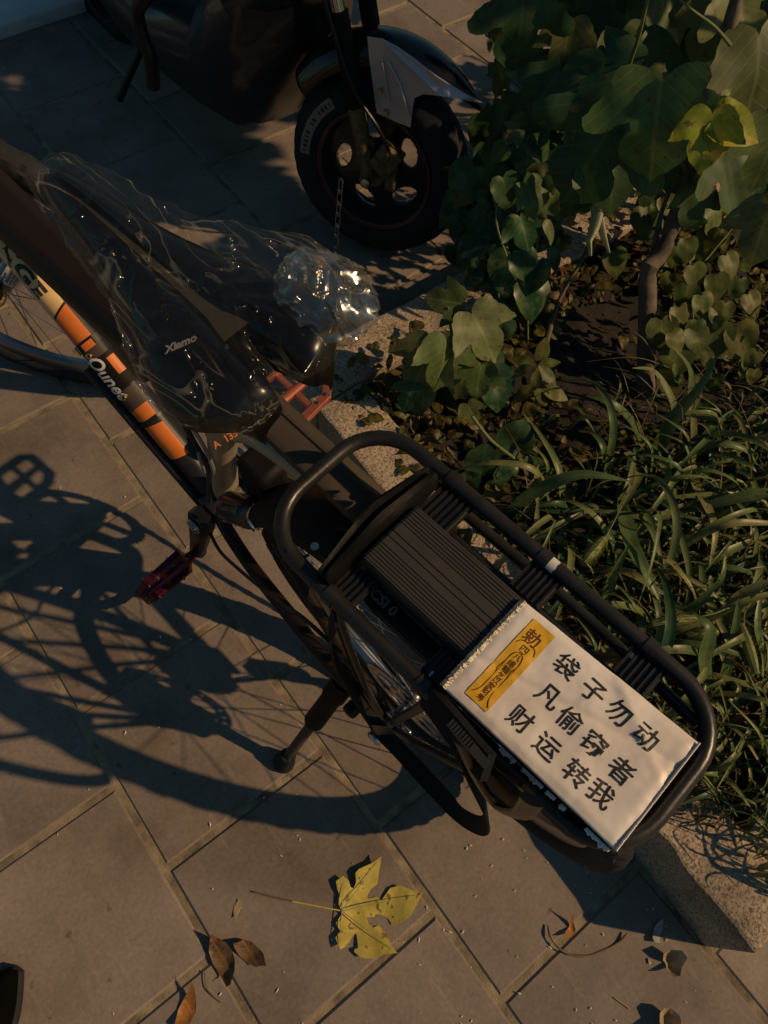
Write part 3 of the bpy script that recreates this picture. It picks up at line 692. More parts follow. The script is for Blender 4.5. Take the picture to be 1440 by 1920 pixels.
# ------------------------------------------------------------ SADDLE
SC = .008
ST = [(.502, .006, -.012), (.495, .014, -.004), (.48, .019, -.001), (.45, .024, 0), (.41, .029, .001), (.37, .036, .001), (.33, .047, .001), (.295, .060, .002), (.26, .075, .003), (.235, .080, .005), (.21, .080, .006), (.192, .072, .004), (.183, .060, .001), (.176, .050, -.003), (.171, .044, -.012), (.169, .040, -.024), (.170, .036, -.034)]
def notch(x, a_): return .050 * math.exp(-((x + .12) / .26) ** 2) * max(0, min(1, (.27 - a_) / .08))
def sad_pt(a_, hw_, dz, th, scale=1.0, extra=0.0):
    # th from 0 (left bottom) over the top to pi (right bottom)
    x = cos(th); yy = SC + x * (hw_ + extra); s = sin(th)
    dep = .036 if a_ > .2 else .026
    z = .942 + dz + extra + (-dep * (1 - s ** .55) if s > 0 else -dep)
    # channel and rear cut-out
    ch_ = max(0, 1 - abs(x) / .22) * (.012 if .2 < a_ < .47 else .004)
    if a_ < .26: ch_ += max(0, 1 - abs(x) / .3) * (.26 - a_) * .22
    return V((a_ + notch(x, a_), yy, z - (0 if extra else ch_)))
f = MB(); f.grid([[sad_pt(a_, hw_, dz, pi * k / 40) for k in range(41)] for a_, hw_, dz in ST])
sad = P_('saddle', f, MT['saddle'])
sad.modifiers.new('ss', 'SUBSURF').render_levels = 1
f = MB(); f.grid([[V((a_, SC + x * .10 * hw_ / .03 * .06 + x * .008, .934 + dz)) for x in (-1, -.5, 0, .5, 1)] for a_, hw_, dz in ST[2:10]]); P_('saddle_channel', f, MT['olive'], sad, fixn=False)
f = MB()
for s_ in (-1, 1): f.tube(smoothpath([(.47, SC + .01 * s_, .90), (.38, SC + .02 * s_, .875), (.27, SC + .022 * s_, .872), (.18, SC + .04 * s_, .905)], 5), .0035, 8)
P_('saddle_rail', f, MT['steel'], sad)
f = MB(); f.grid([[V((.270 - .062 * t_ , y + SC - .012, .918 - .012 * t_ - .02 * abs(y) * 8)) for y in [(-.03 + .06 * k / 8) * (1 + .2 * t_) for k in range(9)]] for t_ in (0, .25, .5, .75, 1)]); P_('saddle_shell', f, MT['shell'], sad, solid=.004, fixn=False)
flat_text('saddle_lettering', 'SR', .026, (.226, -.012, .917), (-.35, -1, 0), (1, -.2, 0), MT['greyp'], sad, lift=.002, off=.0003)
flat_text('saddle_script', 'Xiamo', .0095, (.243, .052, .958), (-.3, -1, 0), (1, -.3, 0), MT['greyp'], sad, lift=.001, shear=.4)

# crumpled clear plastic bag over the saddle
def plastic(fa=.022, fb=.045, fc=.45, dif=.003, rg_=.13, msc=(8, 32, 24), haze=.03):
    m, t, b = new_mat('clear crumpled plastic')
    gl = nd(t, 'ShaderNodeBsdfGlossy'); gl.inputs['Roughness'].default_value = rg_; gl.inputs[0].default_value = (1, .97, .9, 1)
    tr = nd(t, 'ShaderNodeBsdfTransparent'); tr.inputs[0].default_value = (.93, .93, .92, 1)
    df = nd(t, 'ShaderNodeBsdfDiffuse'); df.inputs[0].default_value = (.5, .47, .40, 1)
    tc = nd(t, 'ShaderNodeTexCoord'); mp = nd(t, 'ShaderNodeMapping'); mp.inputs['Scale'].default_value = msc; t.links.new(tc.outputs['Object'], mp.inputs[0])
    n1 = nd(t, 'ShaderNodeTexNoise'); n1.inputs['Scale'].default_value = 1; n1.inputs['Detail'].default_value = 2.5; n1.inputs['Distortion'].default_value = 1.2; t.links.new(mp.outputs[0], n1.inputs[0])
    rg = nd(t, 'ShaderNodeMath', operation='SUBTRACT'); rg.inputs[1].default_value = .5; t.links.new(n1.outputs[0], rg.inputs[0])
    ra = nd(t, 'ShaderNodeMath', operation='ABSOLUTE'); t.links.new(rg.outputs[0], ra.inputs[0])
    ridge = ramp(t, ra.outputs[0], [(0, (1, 1, 1)), (.06, (0, 0, 0))])
    bp = nd(t, 'ShaderNodeBump'); bp.inputs['Strength'].default_value = 1; bp.inputs['Distance'].default_value = .006
    t.links.new(ridge, bp.inputs['Height']); t.links.new(bp.outputs[0], gl.inputs['Normal'])
    lw = nd(t, 'ShaderNodeLayerWeight'); lw.inputs[0].default_value = .3; pass
    f1 = ramp(t, lw.outputs['Facing'], [(0, (fa, fa, fa)), (.5, (fb, fb, fb)), (.8, (fb * 1.6, fb * 1.6, fb * 1.6)), (1, (fc, fc, fc))])
    n2 = noise_tex(t, 7, 2, .5)
    gate = ramp(t, n2, [(.38, (0, 0, 0)), (.58, (1, 1, 1))])
    thin = ramp(t, ra.outputs[0], [(0, (.26, .26, .26)), (.02, (0, 0, 0))])
    cm = nd(t, 'ShaderNodeMath', operation='MULTIPLY'); t.links.new(gate, cm.inputs[0]); t.links.new(thin, cm.inputs[1])
    ca = nd(t, 'ShaderNodeMath', operation='ADD'); t.links.new(cm.outputs[0], ca.inputs[0]); ca.inputs[1].default_value = dif
    hz = nd(t, 'ShaderNodeMath', operation='MULTIPLY_ADD'); t.links.new(lw.outputs['Facing'], hz.inputs[0]); hz.inputs[1].default_value = haze; t.links.new(ca.outputs[0], hz.inputs[2]); ca = hz
    m1 = nd(t, 'ShaderNodeMixShader'); t.links.new(f1, m1.inputs[0]); t.links.new(tr.outputs[0], m1.inputs[1]); t.links.new(gl.outputs[0], m1.inputs[2])
    m2 = nd(t, 'ShaderNodeMixShader'); t.links.new(ca.outputs[0], m2.inputs[0]); t.links.new(m1.outputs[0], m2.inputs[1]); t.links.new(df.outputs[0], m2.inputs[2])
    t.links.new(m2.outputs[0], t.nodes['Material Output'].inputs[0]); return m
MT['plastic'] = plastic(); MT['plastic2'] = plastic(.17, .25, .6, .02, .22, (11, 17, 14), .07)
f = MB(); rows = []
NA, NT = 110, 120
def interp(a_):
    for (a0, h0, z0), (a1, h1, z1) in zip(ST[:-1], ST[1:]):
        if a0 >= a_ >= a1: t_ = (a0 - a_) / (a0 - a1); return h0 + (h1 - h0) * t_, z0 + (z1 - z0) * t_
    return ST[-1][1:]
def sm(x): x = max(0, min(1, x)); return x * x * (3 - 2 * x)
for i in range(NA + 1):
    a_ = .512 - (.512 - .166) * i / NA
    hw_, dz = interp(min(.5019, max(.1765, a_))); row = []
    endk = sm((.512 - a_) / .02) * sm((a_ - .164) / .012)
    for k in range(NT):
        th = 2 * pi * k / NT; x = cos(th); s = sin(th)
        yy = x * (hw_ + .005)
        if x < 0: yy -= .016 * sm((.40 - a_) / .12) * abs(x) ** 1.2 * sm((a_ - .18) / .04)
        z = (.004 + .004 * (s ** .6) if s > 0 else -.036 * abs(s) ** .6)
        p = V((a_ + notch(x, a_), SC + yy * endk, .942 + dz + z * endk))
        q = V((a_ * 1.2, p.y, p.z * .8))
        nn = noise.noise_vector(q * 20) * .004 + noise.noise_vector(q * 55) * .0014
        rid = (1 - abs(noise.noise(V((q.x * 14, q.y * 34, q.z * 20)) + V((3, 1, 7))))) ** 8
        out = V((0, x, max(0, s))).normalized() if abs(x) + max(0, s) > .01 else V((0, 0, -1))
        row.append(p + nn + out * (.0045 * rid + .001))
    rows.append(row)
f.grid(rows, True)
# bulb of bunched bag at the right rear lobe
bcn = V((.212, -.066, .935)); rows = []
for i in range(49):
    ph = pi * i / 48; row = []
    for k in range(72):
        th = 2 * pi * k / 72; d = V((sin(ph) * cos(th) * 1.25, sin(ph) * sin(th), cos(ph) * .85))
        r = .037 * (1.04 + .14 * noise.noise(d * 1.6 + V((5, 2, 1))) + .10 * (1 - abs(noise.noise(d * 1.9 + V((1, 9, 4))))) ** 9 + .05 * (1 - abs(noise.noise(d * 4 + V((7, 0, 4))))) ** 9 - .08)
        row.append(bcn + d * r)
    rows.append(row)
nf0 = len(f.f); f.grid(rows, True)
Fs = BIKE @ M.Translation((.32, 0, .90)); f.v = [tuple(V(p) - V((.32, 0, .90))) for p in f.v]
pc = f.build('plastic_bag', MT['plastic'], F=Fs, fixn=False)
pc.data.materials.append(MT['plastic2'])
for p in pc.data.polygons[nf0:]: p.material_index = 1
tag(pc, 'clear crumpled plastic bag pulled over the black bicycle saddle', 'plastic bag')

# ------------------------------------------------------------ sign pad
FP = BIKE @ M.Translation((-.15, .015, .772))
pad = thing('charm_sign', 'off-white laminated sign with black Chinese writing and yellow charm on the bicycle rack', 'sign', FP)
OFS = V((-.15, .015, .772))
corners = [V((-.060, .071, 0)), V((-.060, -.034, 0)), V((-.2385, -.042, 0)), V((-.2395, .069, 0))]
def padp(u_, v_, z):  # u: 0 front..1 rear, v: 0 left..1 right
    a = corners[0].lerp(corners[1], v_); b = corners[3].lerp(corners[2], v_); p = a.lerp(b, u_); return V((p.x, p.y, z)) - OFS
def padh(u_, v_):
    e = min(u_, 1 - u_, v_ * .6, (1 - v_) * .6)
    x, y = u_ * .18, v_ * .11
    cr1 = -.0014 * math.exp(-((y - .055 - .25 * (x - .06)) / .004) ** 2) - .0010 * math.exp(-((y - .02 - .9 * (x - .03)) / .003) ** 2) * (1 if x < .09 else 0) + .0010 * math.exp(-((y - .085 + .6 * (x - .14)) / .005) ** 2)
    return .790 + .002 * min(1, e / .04) + cr1 + .0017 * noise.noise(V((x * 38, y * 38, 2))) + .0004 * noise.noise(V((x * 160, y * 160, 2)))
f = MB(); n1, n2 = 70, 44
f.grid([[padp(i / n1, j / n2, padh(i / n1, j / n2)) for j in range(n2 + 1)] for i in range(n1 + 1)])
def PP(name, mb, m, **kw): o = mb.build(name, m, **kw); o.parent = pad; return o
PP('paper_sheet', f, MT['paper'], solid=.0008, fixn=False)
f = MB(); vs = [padp(u_, v_, z) for z in (.772, .788) for u_, v_ in ((0.004, .01), (.004, .99), (.996, .99), (.996, .01))]
f.add(vs, [(0, 1, 2, 3), (7, 6, 5, 4), (0, 4, 5, 1), (1, 5, 6, 2), (2, 6, 7, 3), (3, 7, 4, 0)]); PP('backing_pad', f, MT['matte'], smooth=False)
def tape(pts, wdt, name='tape_edge', m=None):
    f = MB(); rows = []
    for i in range(len(pts)):
        p = pts[i]; j = noise.noise(V((i * .7, wdt * 99, 3))) * .0016
        rows.append([p + V((wdt[0] * -.5, wdt[1] * -.5, .001 + j)), p + V((0, 0, .0035 + j * .6)), p + V((wdt[0] * .5, wdt[1] * .5, 0))])
    f.grid(rows); return PP(name, f, m or MT['foil'], solid=.0006, fixn=False)
def tape(u0, v0, u1, v1, d, m, n=60, name='tape_edge', amp=1.0):
    f = MB(); rows = []
    for i in range(n + 1):
        t_ = i / n; p = padp(u0 + (u1 - u0) * t_, v0 + (v1 - v0) * t_, .7915); j = V((noise.noise(V((i * .9, 1, 3))), noise.noise(V((i * .9, 5, 3))), noise.noise(V((i * .8, 9, 3))))) * .0018 * amp
        rows.append([p - d + j * .6, p + j + V((0, 0, .002)), p + d + j * .5 + V((0, 0, .0005)), p + d * 1.2 + V((0, 0, -.01)) + j])
    f.grid(rows); return PP(name, f, m, fixn=False)
tape(0, 0, 0, 1, V((.0032, 0, 0)), MT['foil'])
tape(1, 0, 1, 1, V((-.0010, 0, 0)), MT['paper'], amp=.25)
# torn foam bits on the left side
for u0, u1 in ((.37, .46), (.50, .62), (.64, .69), (.72, .75), (.86, .99)):
    f = MB(); rows = []; n = 16
    for i in range(n + 1):
        u_ = u0 + (u1 - u0) * i / n; e = .001 + .005 * abs(noise.noise(V((u_ * 90, 2, 1)))); p = padp(u_, 0, .779)
        rows.append([p + V((0, .001, .006)), p + V((0, e + .002, .003)), p + V((0, e, -.004)), p + V((0, .001, -.007))])
    f.grid(rows); PP('torn_foam', f, MT['paper'], fixn=False, solid=.001)
# writing (rows run to the rear, top of each glyph to the right side of the bike)
def glyph(name, body, size, a_, b_, m, off, parent=pad, sx=1.0, lift=.0006, tilt=0):
    vs, fs = text_mesh(body, size, off); f = MB(); out = []
    bm = bmesh.new(); bv = [bm.verts.new(v_) for v_ in vs]
    for q in fs:
        try: bm.faces.new([bv[i] for i in q])
        except ValueError: pass
    bmesh.ops.triangulate(bm, faces=bm.faces)
    for _ in range(3):
        le = [e for e in bm.edges if e.calc_length() > .0022]
        if le: bmesh.ops.subdivide_edges(bm, edges=le, cuts=1); bmesh.ops.triangulate(bm, faces=bm.faces)
    bm.verts.index_update(); vs = [v_.co.copy() for v_ in bm.verts]; fs = [tuple(v_.index for v_ in q.verts) for q in bm.faces]; bm.free()
    for v_ in vs:
        x = v_.x * sx; y = v_.y; x, y = x * cos(tilt) - y * sin(tilt), x * sin(tilt) + y * cos(tilt)
        pa, pb = a_ - x, b_ - y
        u_ = (-.060 - pa) / .179; vv = (.070 - pb) / .108
        out.append(V((pa, pb, padh(max(0, min(1, u_)), max(0, min(1, vv))) + .0004 + lift)) - OFS)
    f.add(out, fs); return PP(name, f, m, fixn=False, smooth=False)
CH = [('袋', -.123, -.013), ('子', -.152, -.013), ('勿', -.178, -.014), ('动', -.205, -.014), ('凡', -.128, .016), ('偷', -.153, .019), ('窃', -.179, .020), ('者', -.207, .021), ('财', -.124, .047), ('运', -.153, .048), ('转', -.183, .048), ('我', -.206, .046)]
for c_, a_, b_ in CH: glyph('character', c_, .0212, a_ + .0, b_, MT['ink'], .00016)
# yellow charm
f = MB(); n1, n2 = 30, 60
def ych(i, j):
    pa = -.0765 - .0235 * i / n1; pb = .0615 - .089 * j / n2; u_ = (-.060 - pa) / .179; vv = (.070 - pb) / .108
    return V((pa, pb, padh(u_, vv) + .0013)) - OFS
f.grid([[ych(i, j) for j in range(n2 + 1)] for i in range(n1 + 1)]); PP('yellow_charm', f, MT['yellow'], fixn=False)
glyph('charm_character', '勅', .0155, -.087, -.012, MT['redink'], .00014, lift=.0013)
glyph('charm_character', '四', .0085, -.0885, .0005, MT['redink'], .00006, lift=.0013)
for c_, b_ in (('八', .0095), ('總', .0165), ('龍', .0235), ('乞', .0305), ('以', .0365), ('家', .0430), ('財', .0490), ('寿', .0560)): glyph('charm_character', c_, .0068, -.0885, b_, MT['redink'], .00005, lift=.0013)
def chline(pts):
    f = MB(); q = []
    for a_, b_ in pts: u_ = (-.060 - a_) / .179; vv = (.070 - b_) / .108; q.append(V((a_, b_, padh(u_, vv) + .0016)) - OFS)
    f.tube(smoothpath(q, 6), .00036, 6); PP('charm_line', f, MT['redink'])
chline([(-.0795, .056), (-.082, .052), (-.0832, .046), (-.0832, .030), (-.0830, .014), (-.0845, .007), (-.0885, .0045), (-.0925, .007), (-.094, .014), (-.0938, .030), (-.0935, .046), (-.095, .053), (-.0985, .058)])
chline([(-.079, -.001), (-.081, -.005), (-.086, -.007)]); chline([(-.098, -.001), (-.0955, -.006), (-.090, -.007)])

# ------------------------------------------------------------ hanging straps
def ribbon(pts, wvec, wd, th, name, m, F=BIKE):
    f = MB(); rows = []
    for i, p in enumerate(pts):
        d = (pts[min(i + 1, len(pts) - 1)] - pts[max(i - 1, 0)]).normalized(); w_ = V(wvec); w_ = (w_ - d * w_.dot(d)).normalized(); n_ = d.cross(w_)
        ww = wd[i] if isinstance(wd, list) else wd
        rows.append([p + w_ * ww + n_ * th, p - w_ * ww + n_ * th, p - w_ * ww - n_ * th, p + w_ * ww - n_ * th])
    f.grid(rows, True); f.add(rows[0], [(0, 1, 2, 3)]); f.add(rows[-1], [(0, 1, 2, 3)])
    return f
cam_b = BIKE.inverted() @ V((0, 0, H))
sp = smoothpath([V((.055, .088, .765)), V((.058, .099, .70)), V((.054, .100, .566)), V((.008, .102, .43)), V((-.060, .104, .43)), V((-.114, .106, .437)), V((-.150, .108, .455)), V((-.172, .104, .52)), V((-.160, .100, .62)), V((-.12, .094, .70)), V((-.09, .088, .755))], 8)
f = ribbon(sp, (.75, -.62, .1), .0105, .0012, 'strap', MT['strap'])
o = f.build('luggage_strap', MT['strap'], F=BIKE); tag(o, 'long black webbing strap looping down from the left rail of the rack', 'strap')
hk = thing('buckle_strap', 'thick black ribbed rubber strap with glossy rounded hook end hanging beside the paper sign', 'strap', BIKE @ M.Translation((-.1, .09, .70)))
def HP(name, mb, m, **kw): mb.v = [tuple(V(p) - V((-.1, .09, .70))) for p in mb.v]; o = mb.build(name, m, **kw); o.parent = hk; return o
q = [bb(800, 1300, .080), bb(840, 1350, .088), bb(880, 1400, .094), bb(915, 1440, .098)]
f = ribbon(smoothpath(q, 8), (.7, -.7, .2), .012, .004, '', None); HP('band', f, MT['strap'])
q = [bb(860, 1385, .10), bb(890, 1450, .104), bb(930, 1508, .105), bb(975, 1525, .102), bb(998, 1500, .098)]
f = MB(); f.tube(smoothpath(q, 8), [.0075] * 33, 16, flat=(1.2, .5)); HP('hook', f, MT['saddle'])
f = MB(); f.grid([[bb(880 + 100 * i / 5 - 20 * j / 3, 1400 + 85 * i / 5 + 28 * j / 3, .092) for j in range(4)] for i in range(6)]); HP('hook_plate', f, MT['matte'], solid=.003, fixn=False)
for i in range(9):
    f = MB(); p0 = bb(858 + i * 5.0, 1372 + i * 5.5, .103); f.box(p0, (.0012, .003, .012), M.Rotation(.8, 3, 'Y')); HP('rib', f, MT['black'])

# ------------------------------------------------------------ SCOOTER
sc = thing('motor_scooter', 'dark parked motor scooter with glossy pointed front fender and five-hole black wheel', 'scooter', SCOOT)
def Q_(name, mb, m, parent=sc, **kw):
    o = mb.build(name, m, **kw); o.parent = parent; return o
def swheel(name, x, R=.222, r=.052):
    WC = V((x, 0, R)) if x == 0 else V((-.12, 0, 0)) + M.Rotation(rad(-30), 3, 'Z') @ V((x + .12, 0, R)); prof = []
    for k in range(24):
        a = 2 * pi * k / 24; rr_ = r * (1 if abs(cos(a)) < .75 else .93); prof.append((R - r + rr_ * cos(a), rr_ * 1.0 * sin(a)))
    f = MB(); seg = 96; n = len(prof); vs = []
    for k in range(seg):
        a = 2 * pi * k / seg
        for (r_, h_) in prof: vs.append((r_ * cos(a) * (1 - (.008 if (k % 3 == 0 and r_ > R - r * .35) else 0)), h_, r_ * sin(a) * (1 - (.008 if (k % 3 == 0 and r_ > R - r * .35) else 0))))
    f.add(vs, [(k * n + i, ((k + 1) % seg) * n + i, ((k + 1) % seg) * n + (i + 1) % n, k * n + (i + 1) % n) for k in range(seg) for i in range(n)])
    wo = Q_(name, f, MT['rubber']); wo.location = WC
    if x: wo.rotation_euler = (0, 0, rad(-30))
    f = MB(); f.lathe([(.132, -.044), (.142, -.046), (.146, -.040), (.130, -.026), (.128, .026), (.146, .040), (.142, .046), (.132, .044)], (0, 0, 0), (0, 1, 0), 80); rimo = Q_('rim', f, MT['sbody'], wo)
    def hole(r_, a_):
        q = (a_ * 5 / (2 * pi)) % 1; da = (q - .5) * 2 * pi / 5; tx = r_ * sin(da); ty = r_ * cos(da) - .088
        c_, s_ = cos(.35), sin(.35); X, Y = tx * c_ + ty * s_, -tx * s_ + ty * c_
        return (X / .034) ** 2 + (Y / .020) ** 2 < 1
    vs = []; fs = []; nr, na = 34, 300; g_ = MB()
    for i in range(nr + 1):
        for k in range(na):
            r_ = .03 + .104 * i / nr; a_ = 2 * pi * k / na; vs.append((r_ * cos(a_), -.012 - .006 * cos(r_ * 25), r_ * sin(a_)))
    for i in range(nr):
        for k in range(na):
            if not hole(.03 + .104 * (i + .5) / nr, 2 * pi * (k + .5) / na): k2 = (k + 1) % na; fs.append((i * na + k, i * na + k2, (i + 1) * na + k2, (i + 1) * na + k))
    g_.add(vs, fs); Q_('wheel_disc', g_, MT['sbody'], rimo, solid=.012, fixn=False)
    f = MB(); f.lathe([(0, -.05), (.03, -.05), (.038, -.03), (.038, .03), (.03, .05), (0, .05)], (0, 0, 0), (0, 1, 0), 32); Q_('hub', f, MT['rust'], rimo)
    f = MB(); f.tube([(.139 * cos(2 * pi * k / 90), -.047, .139 * sin(2 * pi * k / 90)) for k in range(90)], .0011, 6, closed=True); Q_('pinstripe', f, MT['pink'], wo)
    return wo
fwh = swheel('front_wheel', 0); swheel('rear_wheel', -1.25)
# pale band with worn marks on tyre sidewall, right side towards the camera (local -y)
f = MB(); rows = []
for k in range(25):
    a = rad(128 + 52 * k / 24); rows.append([(r_ * cos(a), -sqrt(max(0, .052 ** 2 - (r_ - .17) ** 2)) - .0008, r_ * sin(a)) for r_ in (.160, .168, .176, .184)])
f.grid(rows)
Q_('sidewall_band', f, MT['greyp'], fwh, fixn=False)
f = MB()
for k in range(13):
    a = rad(131 + 46 * k / 12); e = V((cos(a), 0, sin(a))); t_ = V((-sin(a), 0, cos(a)))
    if k in (4, 7): continue
    f.box(e * .172 + V((0, -.0532, 0)), (.0045, .0006, .0016 + .001 * (k % 3)), M((e, V((0, 1, 0)), t_)).transposed())
Q_('sidewall_marks', f, MT['letter'], fwh)
f = MB(); f.tube(smoothpath([V((.045, -.075, .30)), V((.02, -.10, .36)), V((-.05, -.10, .44)), V((-.13, -.09, .60)), V((-.2, -.06, .72))], 6), .004, 8); Q_('brake_hose', f, MT['black'])
# fork
f = MB(); ax0 = V((0, -.075, .222)); tl = V((-.24, 0, .84)).normalized()
for s_ in (-1, 1):
    b0 = V((0, .07 * s_, .222)); f.tube([b0 + V((-.01, 0, -.01)), b0 + tl * .02, b0 + tl * .17], [.014, .017, .019], 18)
frk = Q_('fork_leg', f, MT['rust'])
for s_ in (-1, 1):
    f = MB(); b0 = V((0, .07 * s_, .222)); f.tube([b0 + tl * .33, b0 + tl * .62], .0150, 20); Q_('fork_tube', f, MT['chrome'], frk); f = MB(); f.tube([b0 + tl * .16, b0 + tl * .34], .0195, 20); Q_('dust_sleeve', f, MT['matte'], frk)
f = MB(); f.lathe([(0, 0), (.012, 0), (.012, .012), (.006, .014), (0, .014)], (0, -.085, .222), (0, -1, 0), 6); Q_('axle_bolt', f, MT['steel'], frk)
f = MB(); f.box((.035, -.062, .275), (.028, .018, .034), M.Rotation(.5, 3, 'Y')); f.lathe([(0, 0), (.017, 0), (.017, .02), (0, .02)], (.03, -.082, .29), (0, 1, 0), 16); f.box((.05, -.06, .235), (.012, .012, .03)); Q_('brake_caliper', f, MT['rust'], frk, bevel=.004)
# fender
tipp = sb(905, 205, -.01); te = atan2(tipp.z - .222, tipp.x); tR = hypot(tipp.x, tipp.z - .222)
f = MB(); rows = []
for i in range(41):
    t_ = i / 40; a = rad(140) + (te - rad(140)) * t_; hw_ = .064 * (1 - t_ ** 2.6) ** .75 + .0015; R_ = .268 + .014 * sin(t_ * pi) + (tR - .268) * t_ ** 2
    row = []
    for k in range(17):
        x = -1 + k / 8; dz_ = -.055 * (abs(x) ** 2.2) * (1 - t_ ** 3 * .9); row.append(V(((R_ + dz_) * cos(a), hw_ * sin(x * pi / 2) + tipp.y * t_ ** 2, .222 + (R_ + dz_) * sin(a))))
    rows.append(row)
f.grid(rows); fdr = Q_('front_fender', f, MT['sfend2'], solid=.004, fixn=False)
tr_px = [(688, 68), (692, 110), (700, 168), (706, 212), (740, 228), (770, 240), (774, 200), (778, 184), (795, 177), (825, 180), (860, 190), (903, 205), (880, 188), (850, 165), (815, 140), (780, 112), (745, 88), (715, 72)]
pts = [sb(x, y, -.070) for x, y in tr_px]
for j in (-1,):
    n = len(pts); f = MB(); vs = [V((p.x, (.071 + .004 * 0) * j - (.0 if True else 0), p.z)) for p in pts]
    # taper inward to the tip
    vs = [V((p.x, p.y * (1 - .75 * max(0, (p.x - .14) / .16) ** 1.3) if p.x > .14 else p.y, p.z)) for p in vs]
    ve = [v_ + V((0, -.004 * j, 0)) for v_ in vs]
    f.add(vs + ve, [tuple(range(n)), tuple(range(2 * n - 1, n - 1, -1))] + [(i, (i + 1) % n, (i + 1) % n + n, i + n) for i in range(n)])
    Q_('fender_side', f, MT['sfend'], fdr, bevel=.0015, smooth=False)
for px in ((713, 172), (724, 212)):
    f = MB(); p = sb(px[0], px[1], -.075); f.lathe([(0, .004), (.004, .004), (.006, 0)], p, (0, -1, 0), 16); Q_('screw', f, MT['brass'], fdr)
f = MB(); f.tube([sb(717, 118, -.0765), sb(729, 195, -.0765)], .0018, 8); f.tube([sb(727, 115, -.0765), sb(750, 160, -.0765), sb(768, 222, -.0765)], .0022, 8); Q_('fender_crease', f, MT['sfend'], fdr)
# body: underside/leg shield, floor, seat box
BR_ = M.Translation((-.12, 0, 0)) @ M.Rotation(rad(-30), 4, 'Z') @ M.Translation((.12, 0, 0))
def rotv(mb):
    mb.v = [tuple(BR_ @ V(p)) for p in mb.v]; return mb
def loft(secs, name, m, n=28, parent=sc, **kw):
    f = MB(); rows = []
    for (x, cz, hw_, hz, e) in secs:
        row = []
        for k in range(n):
            a = 2 * pi * k / n; c_, s_ = cos(a), sin(a); row.append(V((x, hw_ * abs(c_) ** e * (1 if c_ > 0 else -1), cz + hz * abs(s_) ** e * (1 if s_ > 0 else -1))))
        rows.append(row)
    f.grid(rows, True); f.add(rows[0], [tuple(range(n))]); f.add(rows[-1], [tuple(range(n))]); return Q_(name, rotv(f), m, parent, **kw)
body = loft([(-.20, .52, .06, .10, .8), (-.26, .50, .15, .20, .8), (-.34, .45, .17, .26, .8), (-.42, .36, .16, .22, .8), (-.52, .27, .15, .12, .6), (-.75, .24, .15, .085, .5), (-.88, .26, .15, .10, .6), (-1.0, .38, .16, .22, .7), (-1.2, .50, .17, .24, .7), (-1.45, .58, .15, .18, .7), (-1.65, .64, .09, .10, .8)], 'body', MT['sbody'])
loft([(-.10, .74, .05, .05, .8), (-.14, .72, .14, .16, .8), (-.22, .72, .19, .24, .8), (-.30, .66, .20, .26, .8), (-.36, .60, .16, .18, .8)], 'leg_shield', MT['sbody'])
loft([(-.86, .76, .08, .03, .7), (-.95, .77, .13, .05, .7), (-1.2, .78, .15, .055, .7), (-1.5, .80, .13, .055, .7), (-1.62, .80, .06, .03, .7)], 'seat', MT['matte'])
f = MB(); f.tube([(-.30, 0, .85), (-.33, 0, 1.0)], .03, 12); f.tube(smoothpath([(-.42, -.33, 1.04), (-.35, -.18, 1.03), (-.31, 0, 1.0), (-.35, .18, 1.03), (-.42, .33, 1.04)], 5), .016, 10); Q_('handlebar', f, MT['black'])
st_ = MB(); st_.tube(smoothpath([sb(285, -20, -.12), sb(258, 20, -.12), sb(268, 70, -.12), sb(282, 110, -.12), sb(288, 165, -.12)], 5), .015, 10); Q_('side_stand', st_, MT['black'])
for sy in (-1, 1):
    f = MB(); f.tube([(-.80, .12 * sy, .22), (-.86, .2 * sy, .05)], .011, 10); Q_('stand_leg', rotv(f), MT['black'])
# steel chain hanging from the scooter wheel
lc = thing('lock_chain', 'thin steel chain hanging from the scooter wheel down behind the plastic-covered saddle', 'chain', M.Translation(at(634, 400, .12)))
base = at(634, 400, .12)
pc0 = at(640, 338, .24); pc1 = at(629, 462, .06); prev = None
for i in range(6):
    c = pc0.lerp(pc1, (i + .5) / 6); d = (pc1 - pc0).normalized(); side = d.cross(V((0, 0, 1))).normalized() if i % 2 else d.cross(V((1, 0, 0))).normalized()
    L = (pc1 - pc0).length / 6 * .62; rr_ = .0065; pts = []
    for k in range(20): a = 2 * pi * k / 20; pts.append(c + d * (cos(a) * rr_ + (L - rr_) * (1 if cos(a) > 0 else -1)) + side * sin(a) * rr_ - base)
    f = MB(); f.tube(pts, .0017, 8, closed=True); o = f.build('link', MT['steel']); o.parent = lc

# ------------------------------------------------------------ LEAVES
def tri_outline(outl, step=.12):
    xs = [p[0] for p in outl]; ys = [p[1] for p in outl]; pts = [V(p) for p in outl]; n = len(outl)
    def inside(x, y):
        c = False; j = n - 1
        for i in range(n):
            if (outl[i][1] > y) != (outl[j][1] > y) and x < (outl[j][0] - outl[i][0]) * (y - outl[i][1]) / (outl[j][1] - outl[i][1]) + outl[i][0]: c = not c
            j = i
        return c
    def far(x, y): return min((x - p[0]) ** 2 + (y - p[1]) ** 2 for p in outl) > (step * .45) ** 2
    x = min(xs)
    while x < max(xs):
        y = min(ys)
        while y < max(ys):
            if inside(x, y) and far(x, y): pts.append(V((x, y)))
            y += step
        x += step
    r = geometry.delaunay_2d_cdt(pts, [(i, (i + 1) % n) for i in range(n)], [], 1, 1e-6)
    return [(p.x, p.y) for p in r[0]], [tuple(t_) for t_ in r[2]]
